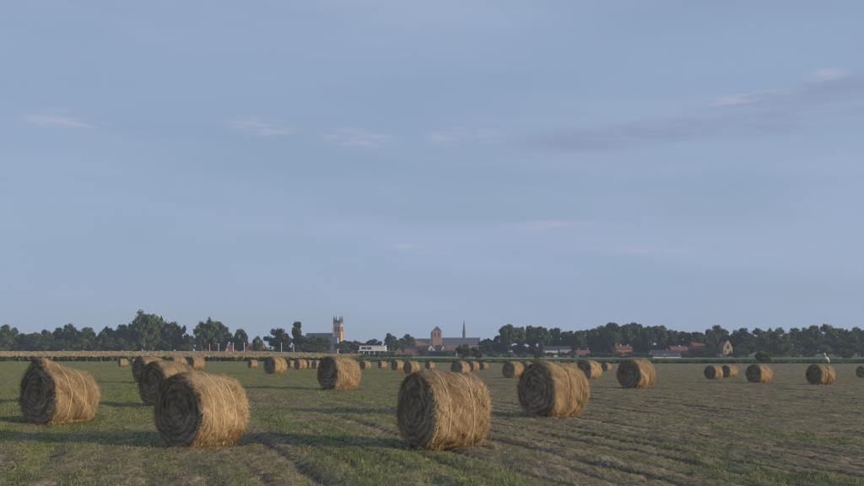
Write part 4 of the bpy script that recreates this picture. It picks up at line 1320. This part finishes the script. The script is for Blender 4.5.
def build_houses():
    gh = gable_house
    gh('house', 'red brick house with its gable end to the field, beside the brick church', 'house', 395, 404, 346.2, 352, 470, 'brick_red', 'slate', 9, 'y', [(0, 3.0, 1.0, 1.2)])
    gh('house', 'flat-fronted red brick house with a white door before the church wing', 'house', 404.3, 419.5, 346.3, 348.3, 472, 'brick_red', 'slate', 8, 'x',
       [(-.36, 1.0, 1.0, 1.3), (-.1, 1.0, 1.0, 1.3), (-.25, 2.9, .9, .9)], [(.12, 1.1, 2.3)], [(.3, .5, .7, .7)])
    gh('house', 'white-gabled house below the pyramid-roofed church tower', 'house', 428.5, 435, 344.3, 348.5, 500, 'white', 'tile_brown', 8, 'y', [(0, 3.2, .9, 1.1), (-.25, 1, .9, 1.2), (.25, 1, .9, 1.2)])
    gh('house', 'small house with brown tiled roof next to the white-gabled house', 'house', 435.5, 441.2, 345.3, 349.5, 505, 'brick_brown', 'tile_brown', 8, 'x', [(-.25, 1, .9, 1.3), (.25, 1, .9, 1.3)], (), [(.3, .5, .6, .8)])
    gh('house', 'narrow white house with steep gable among the brown-roofed ones', 'house', 441.6, 446, 344, 349.2, 502, 'white', 'tile_red', 8, 'y', [(0, 3.2, .9, 1.1)])
    gh('house', 'long low white cottage row under the church nave', 'house', 446.4, 457, 347.3, 350.2, 506, 'white', 'tile_brown', 8, 'x', [(-.4, .9, .9, 1.2), (-.2, .9, .9, 1.2), (.2, .9, .9, 1.2), (.4, .9, .9, 1.2)], [(0, 1, 2.1)], [(-.45, .5, .6, .7)])
    gh('house', 'red-roofed house under the church nave beside the long white cottage row', 'house', 457.5, 466, 345.2, 349.2, 508, 'brick_red', 'tile_red', 8, 'x', [(-.25, 1, .9, 1.2), (.25, 1, .9, 1.2)], (), [(.3, .5, .6, .8)])
    gh('house', 'red-roofed house before the orange-tiled church wing', 'house', 420.5, 428, 345, 349, 504, 'brick_brown', 'tile_red', 8, 'x', [(-.25, 1, .9, 1.2), (.25, 1, .9, 1.2)], (), [(-.3, .5, .6, .8)])
    gh('shed', 'long dark low shed in front of the village houses', 'shed', 422, 456, 350.8, 352.3, 440, 'slate', 'slate', 7, 'x')
    gh('house', 'low house with brown-red roof behind the pale posts', 'house', 228, 262, 343.5, 347.5, 460, 'brick_red', 'tile_brown', 9, 'x', [(-.35, 1, 1, 1.3), (-.1, 1, 1, 1.3), (.4, 1, 1, 1.3)], (), [(-.2, .5, .7, .8)])
    gh('house', 'small white-walled house showing behind the hedge and posts', 'house', 248, 256.5, 346.5, 350, 430, 'white', 'tile_brown', 7, 'x', [(-.2, 1, 1, 1.2), (.25, 1, 1, 1.2)])
    gh('house', 'pink-walled house glimpsed through the tree belt behind the maize', 'house', 97.5, 105.5, 343.5, 347, 436, 'brick_red', 'tile_brown', 8, 'x', [(-.2, 2.4, .9, 1.1), (.25, 2.4, .9, 1.1)])
    gh('house', 'pale gable showing beside the green tree group near the orange post', 'house', 195, 199.5, 342.5, 348, 428, 'stone', 'tile_brown', 8, 'y', [(0, 2.6, .8, 1)])
    gh('house', 'brown-roofed house under the green tree group beside the pale posts', 'house', 206, 224, 345, 348.5, 436, 'brick_brown', 'tile_brown', 8, 'x', [(-.3, 1.4, .9, 1.1), (.25, 1.4, .9, 1.1)])
    gh('house', 'red-roofed house between the square tower and the white building', 'house', 344, 357, 342.2, 346, 520, 'brick_red', 'tile_red', 8, 'x', [(-.2, 1.4, .9, 1.1), (.25, 1.4, .9, 1.1)])
    gh('house', 'white house shining under the tall tree row', 'house', 545, 558, 346.5, 350, 415, 'white', 'slate', 8, 'x', [(-.3, 1.2, 1, 1.2), (0, 1.2, 1, 1.2), (.3, 1.2, 1, 1.2)])
    gh('house', 'grey-roofed house beside the shining white one', 'house', 560, 571, 346.5, 349, 418, 'stone', 'slate', 8, 'x', [(-.25, 1.2, 1, 1.2), (.25, 1.2, 1, 1.2)])
    gh('house', 'small white house with a red tiled roof behind a hay bale', 'house', 577, 590, 350.5, 354.2, 392, 'white', 'tile_red', 7, 'x', [(-.25, .9, .9, 1), (.25, .9, .9, 1)], (), [(-.25, .5, .6, 1.0), (.42, .5, .6, 1.1)])
    gh('house', 'old red brick house with a tall end chimney in the trees', 'house', 617, 632, 346.2, 348.5, 400, 'brick_brown', 'tile_brown', 8, 'x', [(-.25, 1.5, 1, 1.2), (.05, 1.5, 1, 1.2), (.32, 1.5, 1, 1.2)], (), [(-.44, .5, .8, 1.4)])
    gh('farmhouse', 'long white farmhouse under a deep dark slate roof', 'farmhouse', 653, 681, 350.2, 356, 370, 'white', 'slate', 9, 'x',
       [(-.4, .7, .9, 1), (-.2, .7, 1.5, 1), (.05, .7, .9, 1), (.22, .7, 1.6, 1), (.42, .7, .9, 1)], [(-.07, .9, 1.9)], [(.1, .5, .7, .6)])
    gh('house', 'bright red tiled roof of a house behind the white farmhouse', 'house', 673, 689, 346.6, 351.5, 392, 'brick_red', 'tile_red', 9, 'x', [(.35, 1.2, .9, 1)])
    gh('house', 'faded red roof with a chimney deep among the trees', 'house', 694, 705, 341.4, 345.8, 405, 'brick_brown', 'tile_red', 9, 'x', [(-.2, 2, 1, 1.2), (.25, 2, 1, 1.2)], (), [(-.2, .5, .7, 1.5)])
    gh('cottage', 'low white cottage below the stepped brick gable', 'cottage', 713, 728, 354, 357.2, 390, 'white', 'slate', 7, 'x', [(-.3, .7, 1, .9), (.3, .7, 1, .9)], [(0.05, 1, 1.7)])
    # stepped gable
    d = 398.0
    x0, x1 = px_x(723.5, d), px_x(732.5, d); cx = (x0 + x1) / 2; h = (x1 - x0) / 2
    zb = float(terrain(cx, d)); Z = lambda p: zz(p, d) - zb
    t = tag(empty('house', (cx, d, zb)), 'tall brick house with a stepped orange gable and dark window above the white cottage', 'house')
    MB().box(-h, h, .5, 9, 0, Z(348)).build('wall', M['brick_warm'], t)
    r = MB()
    r.add([(-h - .3, .5, Z(348.2)), (0, .5, Z(341.6)), (h + .3, .5, Z(348.2)), (-h - .3, 9, Z(348.2)), (0, 9, Z(341.6)), (h + .3, 9, Z(348.2))],
          [(0, 1, 2), (5, 4, 3), (0, 3, 4, 1), (1, 4, 5, 2), (0, 2, 5, 3)])
    r.build('roof', M['tile_red'], t)
    pl = [(-h, 0), (h, 0)]
    steps = 5
    zs = np.linspace(Z(348.4), Z(340.6), steps + 1)
    xs_ = np.linspace(h, .5, steps)
    xs_ = np.append(xs_, .5)
    right = []
    for k in range(steps):
        right += [(xs_[k], zs[k]), (xs_[k], zs[k + 1])]
    right += [(xs_[-1], zs[-1])]
    pl += right + [(-a, b) for a, b in right[::-1]]
    g = MB().prism(pl, 0, .48).build('stepped_gable', M['brick_warm'], t)
    for x, z0, ww, hh in ((0, Z(349), 1.3, Z(344.3) - Z(349)), (-1.2, Z(353), .9, 1.3), (1.2, Z(353), .9, 1.3)):
        wd = MB().prism(arch_poly(x, z0, ww, hh), -.06, 0.0).build('window', M['frame'], g)
        MB().prism(arch_poly(x, z0 + .12, ww - .2, hh - .24), -.09, -.062).build('pane', M['glass'], wd)


build_houses()


# ------------------------------------------------------------------ posts
def build_posts():
    G = 'pale posts in front of the hedge'
    for px, yt, yb in [(218.5, 344, 357), (233.2, 343, 357), (244.3, 343, 357), (281.5, 343, 357), (293.6, 344.5, 357)]:
        d = 364.0
        x = px_x(px, d); zb = float(terrain(x, d)); h = zz(yt, d) - zb
        t = tag(empty('post', (x, d, zb)), 'slender pale steel post before the clipped hedge, %s from the orange post' % ['first', 'second', 'third', 'fourth', 'fifth'][[218.5, 233.2, 244.3, 281.5, 293.6].index(px)], 'post', G)
        MB().tube([(0, 0, -.1), (0, 0, h * .5), (0, 0, h)], [.15, .12, .1], 8).build('shaft', M['steel'], t)
        MB().tube([(0, 0, 0), (0, 0, .35)], .24, 8).build('foot', M['stone'], t)
        MB().box(-.28, .28, -.1, .1, h, h + .14).build('cap', M['steel'], t)
    d = 366.0; x = px_x(209.6, d); zb = float(terrain(x, d)); h = zz(344, d) - zb
    t = tag(empty('post', (x, d, zb)), 'orange-brown wooden post beside the group of full green trees', 'post')
    MB().tube([(0, 0, -.1), (.02, 0, h * .6), (0, 0, h)], [.2, .18, .15], 8).build('shaft', M['brick_warm'], t)
    MB().cone(0, 0, h, h + .25, .16, .16).build('cap', M['brick_warm'], t)


build_posts()


# ------------------------------------------------------------------ haze
def build_haze():
    m = bpy.data.materials.new('evening_haze'); m.use_nodes = True
    nt = m.node_tree; nt.nodes.clear()
    out = nt.nodes.new('ShaderNodeOutputMaterial'); v = nt.nodes.new('ShaderNodeVolumePrincipled')
    v.inputs['Color'].default_value = (0.58, 0.74, 1.0, 1)
    v.inputs['Density'].default_value = 0.0003
    v.inputs['Anisotropy'].default_value = 0.0
    nt.links.new(v.outputs[0], out.inputs['Volume'])
    o = MB().box(-2500, 2500, -2200, 2800, -3.0, 46).build('haze', m)
    tag(o, 'thin blue evening haze over the whole plain', 'haze', kind='stuff')


build_haze()
